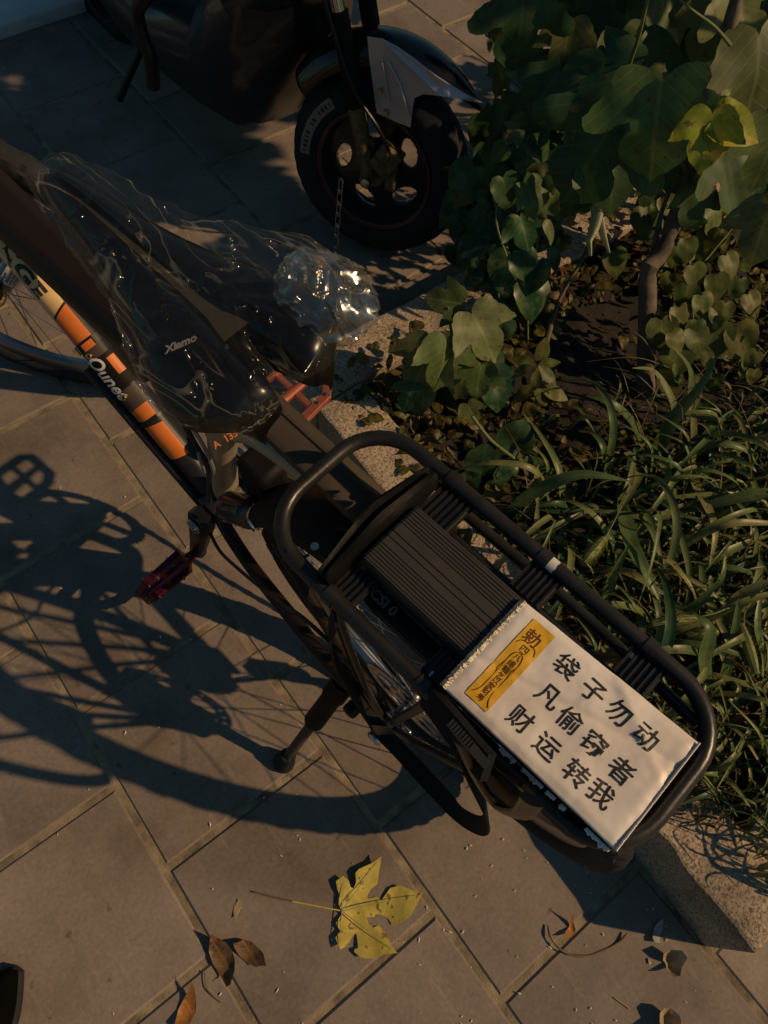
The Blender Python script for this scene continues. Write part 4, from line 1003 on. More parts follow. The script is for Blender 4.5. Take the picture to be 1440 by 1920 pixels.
def serr(pts, amp=.018, n=5, seed=0):
    rnd = random.Random(seed); out = []
    for i in range(len(pts)):
        a = V(pts[i]); b = V(pts[(i + 1) % len(pts)]); d = b - a; nn = V((d.y, -d.x)).normalized() if d.length > 0 else V((0, 0)); k = max(1, int(d.length / .07))
        out.append((a.x, a.y))
        for j in range(1, k):
            t_ = j / k; p = a + d * t_ + nn * (amp * (1 if j % 2 else -.4) * rnd.uniform(.6, 1.3)); out.append((p.x, p.y))
    return out
def mirror(h): return h + [(-x, y) for x, y in reversed(h) if abs(x) > 1e-6]
# outlines: base at (0,0), tip at (0,1)
heart = mirror([(0, .03), (.12, -.07), (.27, -.08), (.40, .05), (.45, .22), (.42, .42), (.32, .62), (.19, .80), (.08, .92), (0, 1.0)])
oval = mirror([(0, 0), (.10, .08), (.19, .22), (.24, .40), (.23, .58), (.17, .76), (.08, .91), (0, 1.0)])
lob3 = mirror([(0, .06), (.10, -.06), (.25, -.10), (.38, .0), (.46, .14), (.56, .30), (.64, .50), (.50, .50), (.38, .46), (.28, .46), (.30, .58), (.26, .72), (.16, .86), (.06, .95), (0, 1.03)])
lob5 = mirror([(0, .08), (.08, -.04), (.22, -.12), (.40, -.12), (.48, .0), (.44, .10), (.58, .18), (.74, .34), (.70, .48), (.52, .50), (.38, .42), (.26, .40), (.24, .48), (.34, .60), (.34, .76), (.22, .88), (.08, .96), (0, 1.05)])
nar = mirror([(0, 0), (.05, .1), (.10, .3), (.115, .5), (.09, .72), (.04, .9), (0, 1.0)])
LM = {}
for k, o_, st in (('heart', heart, .14), ('oval', oval, .12), ('lob3', serr(lob3, .016), .13), ('lob5', serr(lob5, .016), .13), ('nar', nar, .12)): LM[k] = tri_outline(o_, st)
def put_leaf(mb, kind, base, d, nrm, size, curl=.25, fold=.15, wob=.05, w=1.0):
    vs, fs = LM[kind]; d = V(d).normalized(); nrm = V(nrm); nrm = (nrm - d * nrm.dot(d)); nrm = nrm.normalized() if nrm.length > 1e-4 else d.orthogonal().normalized()
    s_ = d.cross(nrm); out = []; ph = random.uniform(0, 9)
    for x, y in vs:
        z = -curl * y * y - fold * -abs(x) + wob * noise.noise(V((x * 3 + ph, y * 3, ph))) * 1.6
        out.append(V(base) + (s_ * x * w + d * (y - curl * .15 * y * y) + nrm * z) * size)
    mb.add(out, fs, [(x, y) for x, y in vs])
def px_leaf(mb, kind, px, py, ang, lenpx, z, tilt=20, **kw):
    """leaf centred on a photo position; ang: direction of the tip in the picture (deg, 0=right, 90=down)"""
    c = at(px, py, z); e = 8; c2 = at(px + e * cos(rad(ang)), py + e * sin(rad(ang)), z); d = (c2 - c).normalized()
    dep = (c - V((0, 0, H))).length; size = lenpx / FPX * dep * 1.02
    view = (V((0, 0, H)) - c).normalized(); dd = (d - view * d.dot(view)).normalized()
    dd = (dd + V((0, 0, -1)) * sin(rad(tilt)) * .5).normalized()
    nrm = (view * .55 + V((0, 0, 1)) * .6 + V((random.uniform(-.3, .3), random.uniform(-.3, .3), 0))).normalized()
    put_leaf(mb, kind, c - dd * size * .45, dd, nrm, size, **kw)
    return c - dd * size * .45
def blade(mb, pts, w0, curl=.2, twist=0):
    P = smoothpath(pts, 5); n = len(P); rows = []; uvs = []
    up0 = V((0, 0, 1))
    for i, p in enumerate(P):
        t_ = i / (n - 1); d = (P[min(i + 1, n - 1)] - P[max(i - 1, 0)]).normalized(); s_ = d.cross(up0)
        if s_.length < .05: s_ = d.orthogonal()
        s_.normalize(); s_ = M.Rotation(twist * t_, 3, d) @ s_; n_ = s_.cross(d); wv = w0 * min(1, (t_ + .12) * 3.2) * (1 - t_ ** 2.2) + .0003
        rows.append([p - s_ * wv + n_ * wv * curl, p - s_ * wv * .5 + n_ * wv * curl * .2, p - n_ * 0, p + s_ * wv * .5 + n_ * wv * curl * .2, p + s_ * wv + n_ * wv * curl])
    vs = [q for r_ in rows for q in r_]; m_ = 5; base = 0
    fs = [(i * m_ + j, i * m_ + j + 1, (i + 1) * m_ + j + 1, (i + 1) * m_ + j) for i in range(n - 1) for j in range(m_ - 1)]
    mb.add(vs, fs, [((j - 2) * .12, (i / (n - 1)) * .02) for i in range(n) for j in range(m_)])
LIT = [(at(px_, py_), r_) for px_, py_, r_ in ((490, 275, .07), (545, 300, .07), (520, 250, .05), (700, 378, .13), (780, 340, .13), (780, 270, .1), (650, 310, .1), (300, 100, .07), (340, 130, .06), (400, 180, .06), (270, 60, .06), (235, 30, .06), (440, 200, .05), (850, 40, .25), (1040, 50, .2), (930, 220, .08), (360, 150, .06))]
SX, SY = -.857, .944
LITP = [(at(1222, 245, .70), .07), (at(1325, 262, .73), .07), (at(1378, 240, .74), .05), (at(1108, 430, .33), .05), (at(900, 630, .33), .06), (at(832, 690, .29), .06), (at(800, 130, .52), .11), (at(860, 180, .47), .06), (at(720, 160, .48), .07), (at(985, 510, .3), .06), (at(1300, 620, .27), .09)]
def shades(p):  # random leaves that would darken the chosen lit spots are left out
    gx, gy = p[0] + SX * p[2], p[1] + SY * p[2]
    return any(hypot(gx - c.x, gy - c.y) < r_ + .035 for c, r_ in LIT) or any(p[2] > c.z + .02 and hypot(p[0] + SX * (p[2] - c.z) - c.x, p[1] + SY * (p[2] - c.z) - c.y) < r_ + .04 for c, r_ in LITP)
def plant(name, label, cat, pos, group=None): return thing(name, label, cat, M.Translation(pos), group)
def PB(name, mb, m, root, **kw):
    o_ = root.matrix_world.translation; mb.v = [tuple(V(p) - o_) for p in mb.v]; o = mb.build(name, m, **kw); o.parent = root; return o

# --- sapling
r0 = at(1208, 742, .12); sap = plant('mulberry_sapling', 'young mulberry tree with grey-brown crooked trunk and large lobed leaves in the tree pit', 'tree', r0)
T = [r0 + V((0, 0, -.05)), r0, at(1212, 660, .19), at(1214, 560, .28), at(1216, 505, .335), at(1238, 478, .355), at(1262, 420, .40), at(1290, 330, .47), at(1318, 240, .56), at(1350, 120, .66), at(1380, 0, .76), at(1400, -120, .86)]
f = MB(); f.tube(smoothpath(T, 5), [.021 - .0002 * i + (.006 * noise.noise(V((i * .55, 0, 0)))) for i in range(56)], 14); tro = PB('trunk', f, MT['bark'], sap)
def branch(pts, r=.005, m='bark'):
    f = MB(); f.tube(smoothpath(pts, 5), [r * (1 - .6 * i / (5 * (len(pts) - 1))) for i in range(5 * (len(pts) - 1) + 1)], 8); return PB('branch', f, MT[m], sap)
branch([at(1214, 520, .32), at(1240, 400, .40), at(1262, 330, .47), at(1255, 200, .58)], .006)
branch([at(1290, 330, .47), at(1250, 250, .56), at(1180, 160, .66), at(1200, 60, .76), at(1230, -60, .85)], .0055, 'stem')
branch([at(1180, 160, .66), at(1150, 190, .66), at(1100, 250, .62)], .003, 'stem')
branch([at(1370, 85, .72), at(1340, 50, .75), at(1300, 20, .78), at(1250, -20, .8)], .003, 'tan_' if False else 'stem')
branch([at(1020, 660, .14), at(1050, 560, .20), at(1100, 470, .28), at(1112, 400, .34)], .006)
cro = MB(); crd = MB()
for a in [(1228, 240, 95, 150, .70, 'lob5'), (1418, 150, 85, 140, .66, 'lob3'), (1440, 290, 100, 110, .62, 'lob3'), (1425, 440, 110, 100, .56, 'lob3'),
          (1395, 30, 70, 110, .70, 'lob5'), (1330, 60, 110, 95, .62, 'lob3'), (1170, 110, 80, 85, .62, 'lob3'), (1060, 90, 100, 80, .58, 'lob3'), (1265, 20, 60, 95, .64, 'lob3')]: px_leaf(cro, a[5], a[0], a[1], a[2], a[3], a[4], wob=.06)
for a in [(1112, 290, 125, 165, .62, 'lob5'), (1150, 335, 85, 115, .58, 'lob3'), (1125, 135, 190, 120, .66, 'lob3'), (1080, 175, 150, 110, .62, 'heart'), (1270, 130, 60, 120, .55, 'lob5'), (975, 60, 95, 110, .60, 'lob5'),
          (1180, 40, 60, 110, .56, 'lob5'), (1320, 150, 70, 95, .52, 'lob3'), (1100, 30, 120, 100, .55, 'lob3'), (1010, 190, 130, 120, .5, 'lob3'), (1200, 150, 80, 120, .6, 'lob3'), (1300, 390, 100, 70, .45, 'lob3'), (1380, 330, 60, 110, .5, 'lob5'), (1250, 310, 50, 90, .5, 'lob3')]:
    px_leaf(crd, a[5], a[0], a[1], a[2], a[3], a[4], wob=.07)
for i in range(330):
    px_, py_ = random.uniform(930, 1445), random.uniform(-20, 440)
    zz = random.uniform(.26, .50) if py_ > 150 else random.uniform(.30, .52)
    if shades(at(px_, py_, zz)) or hypot(px_ - 1112, py_ - 432) < 62 or hypot(px_ - 1350, py_ - 250) < 70: continue
    px_leaf(cro if random.random() < .65 else crd, random.choice(['lob3', 'heart', 'lob3', 'oval']), px_, py_, random.uniform(40, 150), random.uniform(32, 68), zz, wob=.1, curl=random.uniform(.1, .5))
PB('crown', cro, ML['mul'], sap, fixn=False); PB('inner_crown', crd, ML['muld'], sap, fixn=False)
upc = MB()  # unseen crown and its branches, added above the view to shade the ground
f = MB(); f.tube(smoothpath([at(1400, -120, .86), V((1.72, .30, 1.05)), V((1.80, .45, 1.30)), V((1.85, .6, 1.6))], 5), .010, 8); PB('branch', f, MT['bark'], sap)
for k in range(6):
    a = 2 * pi * k / 6; f = MB(); f.tube(smoothpath([V((1.78, .42, 1.2 + .05 * k)), V((1.8 + .25 * cos(a), .5 + .25 * sin(a), 1.4)), V((1.8 + .5 * cos(a), .5 + .5 * sin(a), 1.45))], 5), .005, 8); PB('branch', f, MT['bark'], sap)
for i in range(430):
    a = random.uniform(0, 2 * pi); r_ = random.random() ** .5; z = random.uniform(1.22, 1.68)
    p = V((1.80 + .62 * r_ * cos(a), .70 + .50 * r_ * sin(a), z))
    if shades(p): continue
    put_leaf(upc, random.choice(['lob3', 'lob5', 'heart']), p, V((cos(a), sin(a), random.uniform(-.6, .1))), V((random.uniform(-.5, .9), random.uniform(-.9, .4), 1)), random.uniform(.10, .17), wob=.07)
PB('unseen_shade_crown', upc, ML['muld'], sap, fixn=False)
yl = MB(); px_leaf(yl, 'lob3', 1325, 262, 100, 88, .73, wob=.07, curl=.05); px_leaf(yl, 'heart', 1378, 240, 15, 80, .74, wob=.07, curl=.1); px_leaf(yl, 'heart', 1350, 262, 80, 52, .73, wob=.06, curl=.1)
tag(PB('yellowing_leaf', yl, ML['yg'], sap, fixn=False), 'yellowing leaf cluster beside the large olive leaf')
cl = MB()
cpts = [(1112, 388, .46, .008), (1120, 405, .455, .016), (1114, 428, .44, .015), (1104, 452, .43, .009), (1107, 480, .41, .004)]
cl.tube([at(x, y, z) for x, y, z, r_ in cpts], [c_[3] for c_ in cpts], 14, flat=(1, .6)); cl.tube([at(1124, 410, .45), at(1132, 445, .43), at(1142, 474, .41)], [.011, .008, .003], 12, flat=(1, .6))
tag(PB('curled_leaf', cl, ML['pale'], sap), 'pale rolled-up leaf hanging under the dark leaves')
# --- seedling with lobed leaves by the kerb
s0 = at(855, 745, .14); sd = plant('lobed_leaf_seedling', 'small mulberry seedling with drooping olive lobed leaves beside the far kerb', 'plant', s0)
f = MB(); f.tube(smoothpath([s0, at(850, 690, .24), at(848, 640, .30), at(842, 590, .33), at(840, 575, .345)], 5), .0028, 8)
for x, y in ((905, 628), (800, 660), (870, 660)): f.tube([at(850, 660, .27), at(x, y, .30)], .0018, 6)
PB('stem', f, MT['stem'], sd)
f = MB()
for a in [(908, 628, 55, 108, .33, 'lob3'), (832, 682, 95, 105, .30, 'lob3'), (790, 690, 120, 110, .27, 'lob3'), (870, 705, 110, 95, .25, 'lob3'), (897, 715, 100, 70, .26, 'lob3'), (885, 775, 60, 45, .22, 'lob3'), (765, 745, 120, 60, .22, 'lob3')]:
    px_leaf(f, a[5], a[0], a[1], a[2], a[3], a[4], wob=.05)
put_leaf(f, 'lob3', at(868, 570, .35), at(770, 555, .35) - at(868, 570, .35), V((.1, -.75, .35)), .075, curl=.1)
PB('leaves', f, ML['mul'], sd, fixn=False)
f = MB()
for a in [(932, 732, 75, 85, .20, 'heart'), (785, 748, 100, 70, .2, 'heart'), (925, 690, 60, 60, .22, 'heart')]: px_leaf(f, a[5], a[0], a[1], a[2], a[3], a[4], wob=.06)
tag(PB('lower_leaves', f, ML['vine2'], sd, fixn=False), 'blue-green lower leaves')
# --- heart leaved vine on the left of the pit
s0 = at(960, 560, .16); vn = plant('heart_leaf_vine', 'dark glossy heart-leaved vine at the tree pit corner nearest the scooter wheel', 'vine', s0)
f = MB(); f.tube(smoothpath([at(990, 640, .14), at(985, 560, .22), at(950, 480, .30), at(930, 400, .36), at(960, 320, .42)], 5), .0022, 8); f.tube(smoothpath([at(985, 560, .22), at(1000, 500, .28), at(1010, 440, .3)], 5), .002, 8); PB('stem', f, MT['stem'], vn)
f = MB()
for a in [(950, 515, 100, 82, .25), (915, 440, 95, 88, .28), (985, 500, 60, 62, .31), (995, 520, 110, 70, .29), (965, 555, 85, 92, .22), (1000, 565, 80, 80, .22), (880, 480, 130, 70, .24), (870, 350, 120, 80, .34), (905, 330, 160, 95, .36), (960, 385, 80, 72, .33), (850, 400, 140, 70, .27), (940, 300, 100, 80, .4), (1000, 300, 70, 80, .42), (900, 520, 120, 55, .22), (985, 440, 120, 50, .3), (1000, 360, 60, 70, .36), (920, 380, 60, 55, .33), (1040, 330, 100, 70, .38), (870, 440, 90, 60, .26), (940, 620, 120, 50, .2)]:
    px_leaf(f, 'heart', *a[:4], a[4], wob=.07, fold=.1)
for i in range(46):
    px_leaf(f, random.choice(['heart', 'heart', 'oval']), random.uniform(845, 1060), random.uniform(240, 560), random.uniform(50, 150), random.uniform(30, 60), random.uniform(.17, .26), wob=.07)
PB('leaves', f, ML['vine2'], vn, fixn=False)
# --- vine round the trunk
s0 = at(1250, 740, .14); v2 = plant('round_leaf_vine', 'bright green small-leaved vine trailing right of the crooked trunk', 'vine', s0)
f = MB(); f.tube(smoothpath([s0, at(1270, 680, .2), at(1300, 600, .26), at(1280, 540, .3), at(1330, 480, .34), at(1380, 420, .38)], 5), .0018, 8); f.tube(smoothpath([at(1300, 600, .26), at(1360, 620, .25), at(1400, 660, .2)], 5), .0018, 8); PB('stem', f, MT['stem'], v2)
f = MB()
for a in [(1243, 630, 80, 62, .26), (1262, 685, 110, 66, .22), (1280, 600, 70, 50, .28), (1310, 640, 60, 52, .26), (1348, 640, 90, 58, .25), (1285, 560, 100, 48, .3), (1320, 575, 70, 44, .3), (1395, 640, 60, 62, .26), (1355, 590, 100, 42, .28), (1345, 540, 80, 46, .32), (1305, 520, 70, 44, .33), (1370, 500, 60, 44, .34), (1260, 720, 60, 50, .18), (1340, 720, 90, 36, .2), (1322, 770, 100, 40, .17), (1290, 470, 80, 40, .36), (1155, 495, 75, 50, .26), (1270, 640, 50, 40, .27), (1330, 610, 120, 40, .28)]:
    px_leaf(f, 'heart', *a[:4], a[4], wob=.06, fold=.08)
for i in range(34): px_leaf(f, random.choice(['heart', 'oval']), random.uniform(1230, 1440), random.uniform(400, 720), random.uniform(40, 150), random.uniform(22, 42), random.uniform(.17, .30), wob=.07)
PB('leaves', f, ML['weed'], v2, fixn=False)
# --- upright weed
s0 = at(1005, 760, .14); wd = plant('pointed_leaf_weed', 'upright weed with a whorl of pointed yellow-green leaves left of the soil mound', 'plant', s0)
f = MB(); f.tube([s0, at(1005, 690, .22)], .0018, 8); PB('stem', f, MT['stem'], wd)
f = MB(); c = (1005, 688)
for an, L, dx, dy in ((-75, 56, 12, -28), (-150, 50, -22, -12), (170, 46, -26, 6), (35, 50, 22, 14), (100, 42, 0, 24), (-20, 42, 24, -8), (60, 56, 10, 48), (140, 50, -24, 50), (15, 58, 34, 48)):
    px_leaf(f, 'oval', c[0] + dx, c[1] + dy, an, L, .23 if dy < 30 else .19, wob=.05, w=.95)
PB('leaves', f, ML['weed'], wd, fixn=False)
# --- crinkled rosette near rack front
s0 = at(930, 870, .14); rs = plant('crinkled_leaf_plant', 'low plant with mottled crinkled leaves just behind the rack front rail', 'plant', s0)
f = MB()
for a in [(905, 868, 100, 82, .17), (967, 825, 110, 88, .18), (950, 890, 80, 60, .16), (880, 905, 150, 55, .16), (1000, 880, 60, 60, .15), (925, 920, 110, 50, .15)]: px_leaf(f, 'oval', *a[:4], a[4], wob=.12, w=1.7)
PB('leaves', f, ML['vine2'], rs, fixn=False)
f = MB(); f.tube(smoothpath([at(885, 780, .24), at(920, 825, .2), at(965, 860, .16), at(990, 880, .14)], 5), .0035, 8); PB('stem', f, MT['stem'], rs)
# --- broad grass clumps
def grass_clump(label, root_px, blades, name='broadleaf_grass'):
    r_ = at(*root_px, .13); t_ = plant(name, label, 'grass', r_, 'broad-bladed grass clumps in the tree pit'); f = MB()
    for pts, w_ in blades: blade(f, [at(*p) for p in pts], w_ * 1.35, twist=random.uniform(-.5, .5))
    PB('blades', f, ML['grass'], t_, fixn=False); return t_
grass_clump('broad grass clump right of the soil mound, one blade arching left over it', (1218, 865), [
    ([(1220, 870, .13), (1190, 800, .21), (1150, 758, .26), (1098, 742, .25)], .0085), ([(1222, 870, .13), (1260, 790, .22), (1310, 730, .28), (1348, 662, .33)], .0105),
    ([(1240, 820, .14), (1265, 770, .2), (1230, 700, .26), (1185, 690, .3)], .007), ([(1300, 870, .14), (1300, 790, .22), (1290, 740, .26)], .006), ([(1215, 865, .13), (1180, 850, .2), (1150, 880, .16)], .004), ([(1290, 800, .16), (1295, 700, .24), (1260, 650, .3)], .006)])
grass_clump('broad grass clump at the right edge with blades arching out of frame', (1290, 850), [
    ([(1290, 850, .14), (1350, 815, .22), (1410, 825, .27), (1450, 850, .28)], .0085), ([(1290, 850, .13), (1340, 850, .2), (1400, 870, .25), (1418, 885, .25)], .0075), ([(1370, 860, .13), (1410, 900, .2), (1425, 960, .22)], .006),
    ([(1280, 860, .14), (1310, 920, .22), (1340, 990, .25), (1330, 1062, .22)], .0085), ([(1460, 920, .28), (1380, 935, .26), (1300, 955, .22), (1250, 960, .18)], .009), ([(1230, 800, .14), (1180, 880, .2), (1270, 960, .26), (1335, 975, .26)], .005)])
grass_clump('broad grass clump behind the middle of the rack rail, long blade pointing right', (975, 960), [
    ([(950, 960, .15), (1010, 920, .24), (1090, 890, .29), (1185, 903, .29)], .0105), ([(1165, 930, .18), (1180, 1010, .28), (1210, 1070, .29), (1238, 1130, .27)], .0115), ([(1010, 960, .15), (1005, 910, .22), (1010, 870, .24)], .005),
    ([(1000, 1060, .16), (1005, 990, .22), (1010, 930, .25)], .005), ([(1130, 1125, .2), (1150, 1080, .27), (1180, 1020, .3)], .0065), ([(960, 930, .16), (1040, 960, .2), (1120, 950, .2)], .004)])
grass_clump('broad grass clump beside the rear right corner of the rack', (1330, 1290), [
    ([(1330, 1310, .16), (1320, 1240, .25), (1330, 1180, .3), (1300, 1150, .3)], .012), ([(1350, 1300, .16), (1375, 1200, .24), (1385, 1120, .28)], .007), ([(1215, 1210, .2), (1270, 1180, .25), (1330, 1165, .27)], .007), ([(1240, 1190, .18), (1310, 1130, .26), (1350, 1085, .3)], .007),
    ([(1340, 1180, .18), (1390, 1120, .26), (1450, 1085, .3)], .012), ([(1300, 1150, .16), (1350, 1090, .24), (1360, 1040, .26)], .005), ([(1440, 1250, .16), (1420, 1180, .24), (1430, 1100, .26)], .006)])
# long thin stalks + foxtails
def foxtail(px, py, ang, L, z, stalk, label):
    c = at(px, py, z); t_ = plant('foxtail_grass', label, 'grass', at(*stalk[0]), 'foxtail grasses in the tree pit')
    f = MB(); f.tube(smoothpath([at(*p) for p in stalk], 5), .0012, 6); PB('stalk', f, MT['stem'], t_)
    dep = (c - V((0, 0, H))).length; ln = L / FPX * dep; d = (at(px + 10 * cos(rad(ang)), py + 10 * sin(rad(ang)), z) - c).normalized()
    f = MB(); p0 = c - d * ln / 2; rad_ = .0105
    u_ = d.orthogonal().normalized(); w_ = d.cross(u_)
    f.tube([p0 + d * ln * k / 8 + V((0, 0, -.006 * (k / 8) ** 2)) for k in range(9)], [.0035 + .0055 * sin(pi * (k + .6) / 9.2) for k in range(9)], 8)
    for i in range(620):
        tt_ = random.random(); a = random.uniform(0, 2 * pi); e = u_ * cos(a) + w_ * sin(a); r_ = rad_ * sin(pi * (tt_ * .88 + .08)) ** .5; q = p0 + d * ln * tt_ + V((0, 0, -.006 * tt_ ** 2)) + e * r_ * .8
        tip = q + e * .0075 + d * .005; s_ = d.cross(e) * .0004; f.add([q - s_, q + s_, tip], [(0, 1, 2)])
    PB('seed_head', f, ML['fox'], t_, fixn=False)
foxtail(1115, 1030, 130, 62, .30, [(1200, 880, .14), (1170, 940, .26), (1150, 980, .30), (1135, 1008, .30)], 'fuzzy green foxtail head pointing down-left above the rack rail')
foxtail(1268, 1162, 175, 82, .27, [(1430, 1170, .14), (1380, 1140, .24), (1340, 1150, .27), (1305, 1158, .27)], 'long fuzzy foxtail head lying level right of the rack')
foxtail(1318, 1186, 178, 52, .24, [(1400, 1260, .14), (1370, 1200, .22), (1340, 1183, .24)], 'short foxtail head just under the long level one')
foxtail(1405, 1215, 70, 84, .25, [(1440, 1100, .14), (1400, 1140, .24), (1395, 1175, .25)], 'curved foxtail head near the right edge of the grass')
# scattered grass, ground cover and litter (uncountable)
f = MB()
def in_soil(x, y): return .55 < x < 1.6 and -.40 < y < .74
cnt = 0
for i in range(2600):
    x = random.uniform(.52, 1.62); y = random.uniform(-.42, .42)
    if noise.noise(V((x * 5, y * 5, 8))) < -.28 and y > -.1: continue
    if y > .24 and random.random() < .75: continue
    if y > .08 and random.random() < .35: continue
    z = soil_z(x, y) if x > .60 else .16; h_ = random.uniform(.03, .13); a = random.uniform(0, 2 * pi)
    dx, dy = cos(a) * h_ * random.uniform(.5, 1.1), sin(a) * h_ * random.uniform(.5, 1.1)
    if x < .60 and y > -.10 and random.random() < .6: continue
    if x < .56 and dx < 0: dx = -dx * .2
    p0 = V((x, y, z)); p1 = p0 + V((dx * .35, dy * .35, h_ * .75)); p2 = p0 + V((dx, dy, h_ * random.uniform(.3, .9)))
    blade(f, [p0, p1, p2], random.uniform(.0014, .0055), curl=.3)
for i in range(330):
    x = random.uniform(.56, 1.62); y = random.uniform(-.42, .30)
    z = soil_z(x, y) if x > .60 else .16; L = random.uniform(.10, .24); a = random.uniform(0, 2 * pi)
    if x < .66 and cos(a) < .2: continue
    dx, dy = cos(a) * L, sin(a) * L; p0 = V((x, y, z)); hh = L * random.uniform(.3, .75)
    blade(f, [p0, p0 + V((dx * .3, dy * .3, hh)), p0 + V((dx * .7, dy * .7, hh * 1.05)), p0 + V((dx, dy, hh * random.uniform(.3, .9)))], random.uniform(.0045, .0095), curl=.25, twist=random.uniform(-.8, .8))
tag(f.build('grass', ML['grass'], fixn=False), 'tangled green grass covering the planting bed', 'grass', kind='stuff')
f = MB()
for i in range(1500):
    x = random.uniform(.50, .95); y = random.uniform(-.44, .12)
    if x > .62 and random.random() < .3: continue
    if x < .60 and y < -.26: continue
    if x < .56 and random.random() < .55: continue
    z = soil_z(x, y) + .01 if x > .60 else .162; h_ = random.uniform(.012, .05); a = random.uniform(0, 2 * pi); L = random.uniform(.02, .07)
    p0 = V((x, y, z)); p2 = p0 + V((cos(a) * L, sin(a) * L, h_ * .3)); p1 = p0.lerp(p2, .5) + V((0, 0, h_))
    blade(f, [p0, p1, p2], random.uniform(.0008, .0026), curl=.3)
for i in range(170):
    x = random.uniform(.58, 1.6); y = random.uniform(-.42, .40); z = soil_z(x, y) + random.uniform(.0, .10); a = random.uniform(0, 2 * pi); L = random.uniform(.06, .20)
    if x + cos(a) * L < .5: continue
    blade(f, [V((x, y, z)), V((x + cos(a) * L * .5, y + sin(a) * L * .5, z + random.uniform(.02, .07))), V((x + cos(a) * L, y + sin(a) * L, z + random.uniform(.0, .05)))], random.uniform(.0006, .0014), curl=.3)
tag(f.build('dry_grass', ML['dry'], fixn=False), 'withered brown-green grass spilling over the kerb', 'dry grass', kind='stuff')
f = MB()
for i in range(1500):
    x = random.uniform(.53, 1.7); y = random.uniform(.30, .80)
    if .86 < x < 1.3 and .32 < y < .62 and random.random() < .93: continue
    if y > .752 and random.random() < .75: continue
    z = soil_z(x, y) if y < .75 else .162; z += random.uniform(0, .035)
    a = random.uniform(0, 2 * pi); d = V((cos(a), sin(a), random.uniform(-.3, .3)))
    put_leaf(f, random.choice(['oval', 'oval', 'heart']), (x, y, z + .004), d, V((random.uniform(-.6, .6), random.uniform(-.6, .6), 1)), random.uniform(.015, .042), wob=.09)
tag(f.build('ground_cover', ML['litter'], fixn=False), 'small-leaved ground cover and fallen leaf litter on the soil', 'ground cover', kind='stuff')
f = MB()
for i in range(260):
    x = random.uniform(.75, 1.5); y = random.uniform(.2, .7); r_ = random.uniform(.003, .010)
    c = V((x, y, soil_z(x, y) + r_ * .3)); vs = []
    for (dx, dy, dz) in ((1, 0, 0), (-1, 0, 0), (0, 1, 0), (0, -1, 0), (0, 0, 1), (0, 0, -1)): vs.append(c + V((dx, dy, dz)) * r_ * random.uniform(.6, 1.2))
    f.add(vs, [(0, 2, 4), (2, 1, 4), (1, 3, 4), (3, 0, 4), (2, 0, 5), (1, 2, 5), (3, 1, 5), (0, 3, 5)])
tag(f.build('soil_clods', MT['soil'], smooth=False), 'loose clods and pebbles on the dark soil', 'soil', kind='stuff')
# background shrub beyond the pit
s0 = V((2.05, 1.0, 0)); sh = plant('leafy_shrub', 'dark leafy shrub filling the upper right corner behind the mulberry leaves', 'shrub', s0)
f = MB()
for k in range(9): a = random.uniform(0, 2 * pi); f.tube(smoothpath([s0, s0 + V((cos(a) * .12, sin(a) * .12, .35)), s0 + V((cos(a) * .3, sin(a) * .3, .75))], 4), .006, 6)
PB('branches', f, MT['bark'], sh)
f = MB()
for i in range(520):
    a = random.uniform(0, 2 * pi); r_ = .48 * random.random() ** .5; z = random.uniform(.10, .85)
    p = s0 + V((cos(a) * r_, sin(a) * r_ * .9, z)); d = V((cos(a), sin(a), random.uniform(-.8, .3)))
    if shades(p): continue
    put_leaf(f, random.choice(['lob3', 'oval', 'heart', 'heart']), p, d, V((0, 0, 1)), random.uniform(.05, .11), wob=.08)
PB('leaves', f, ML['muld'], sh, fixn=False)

# ------------------------------------------------------------ fallen leaves on pavement
def flat_leaf(name, label, cat, outl_px, m, lift=.006, seed=1, curl=.006, tipfold=None, step=.0075, group=None):
    pts = [at(x, y, 0) for x, y in outl_px]; cx = sum(p.x for p in pts) / len(pts); cy = sum(p.y for p in pts) / len(pts)
    vs, fs = tri_outline([(p.x - cx, p.y - cy) for p in pts], step); sz = max(hypot(x, y) for x, y in vs)
    f = MB(); f.add([V((x, y, lift * .35 + lift * (hypot(x, y) / sz) ** 2 * 1.3 + curl * (noise.noise(V((x * 28 + seed, y * 28, seed))) + .4))) for x, y in vs], fs, [(x / sz * .5, y / sz * .5 + .5) for x, y in vs])
    mn = min(v_[2] for v_ in f.v); f.v = [(a, b, c - mn + .0008) for a, b, c in f.v]
    o = f.build(name, m, F=M.Translation((cx, cy, 0)), fixn=False); return tag(o, label, cat, group)
LO = [(720, 510), (705, 480), (695, 430), (710, 400), (690, 350), (680, 290), (735, 250), (775, 285), (790, 335), (812, 342), (830, 300), (825, 230), (850, 200), (960, 150), (1020, 105), (1000, 220), (990, 310), (940, 350), (915, 400), (920, 420), (985, 405), (1020, 430), (1050, 390), (1085, 340), (1160, 320), (1240, 355), (1320, 385), (1290, 450), (1240, 540), (1170, 600), (1105, 620), (1070, 570), (1020, 540), (975, 535), (970, 555), (910, 560), (925, 610), (960, 635), (1000, 620), (1040, 660), (1075, 720), (1090, 770), (1140, 825), (1040, 835), (960, 865), (870, 865), (815, 815), (820, 795), (845, 790), (835, 690), (825, 680), (800, 710), (770, 760), (715, 800), (695, 760), (675, 710), (715, 660), (690, 630), (680, 600), (700, 570), (720, 540)]
big = flat_leaf('fallen_leaf', 'large yellow lobed leaf with long dark-tipped stalk lying on the paving slabs', 'leaf', [(460 + x / 4, 1580 + y / 4) for x, y in LO], ML['ylw'], lift=.012, curl=.007)
def child_world(mb, name, m, par):
    Fi = par.matrix_world.inverted(); mb.v = [tuple(Fi @ V(p)) for p in mb.v]; o = mb.build(name, m); o.parent = par; return o
bpy.context.view_layer.update()
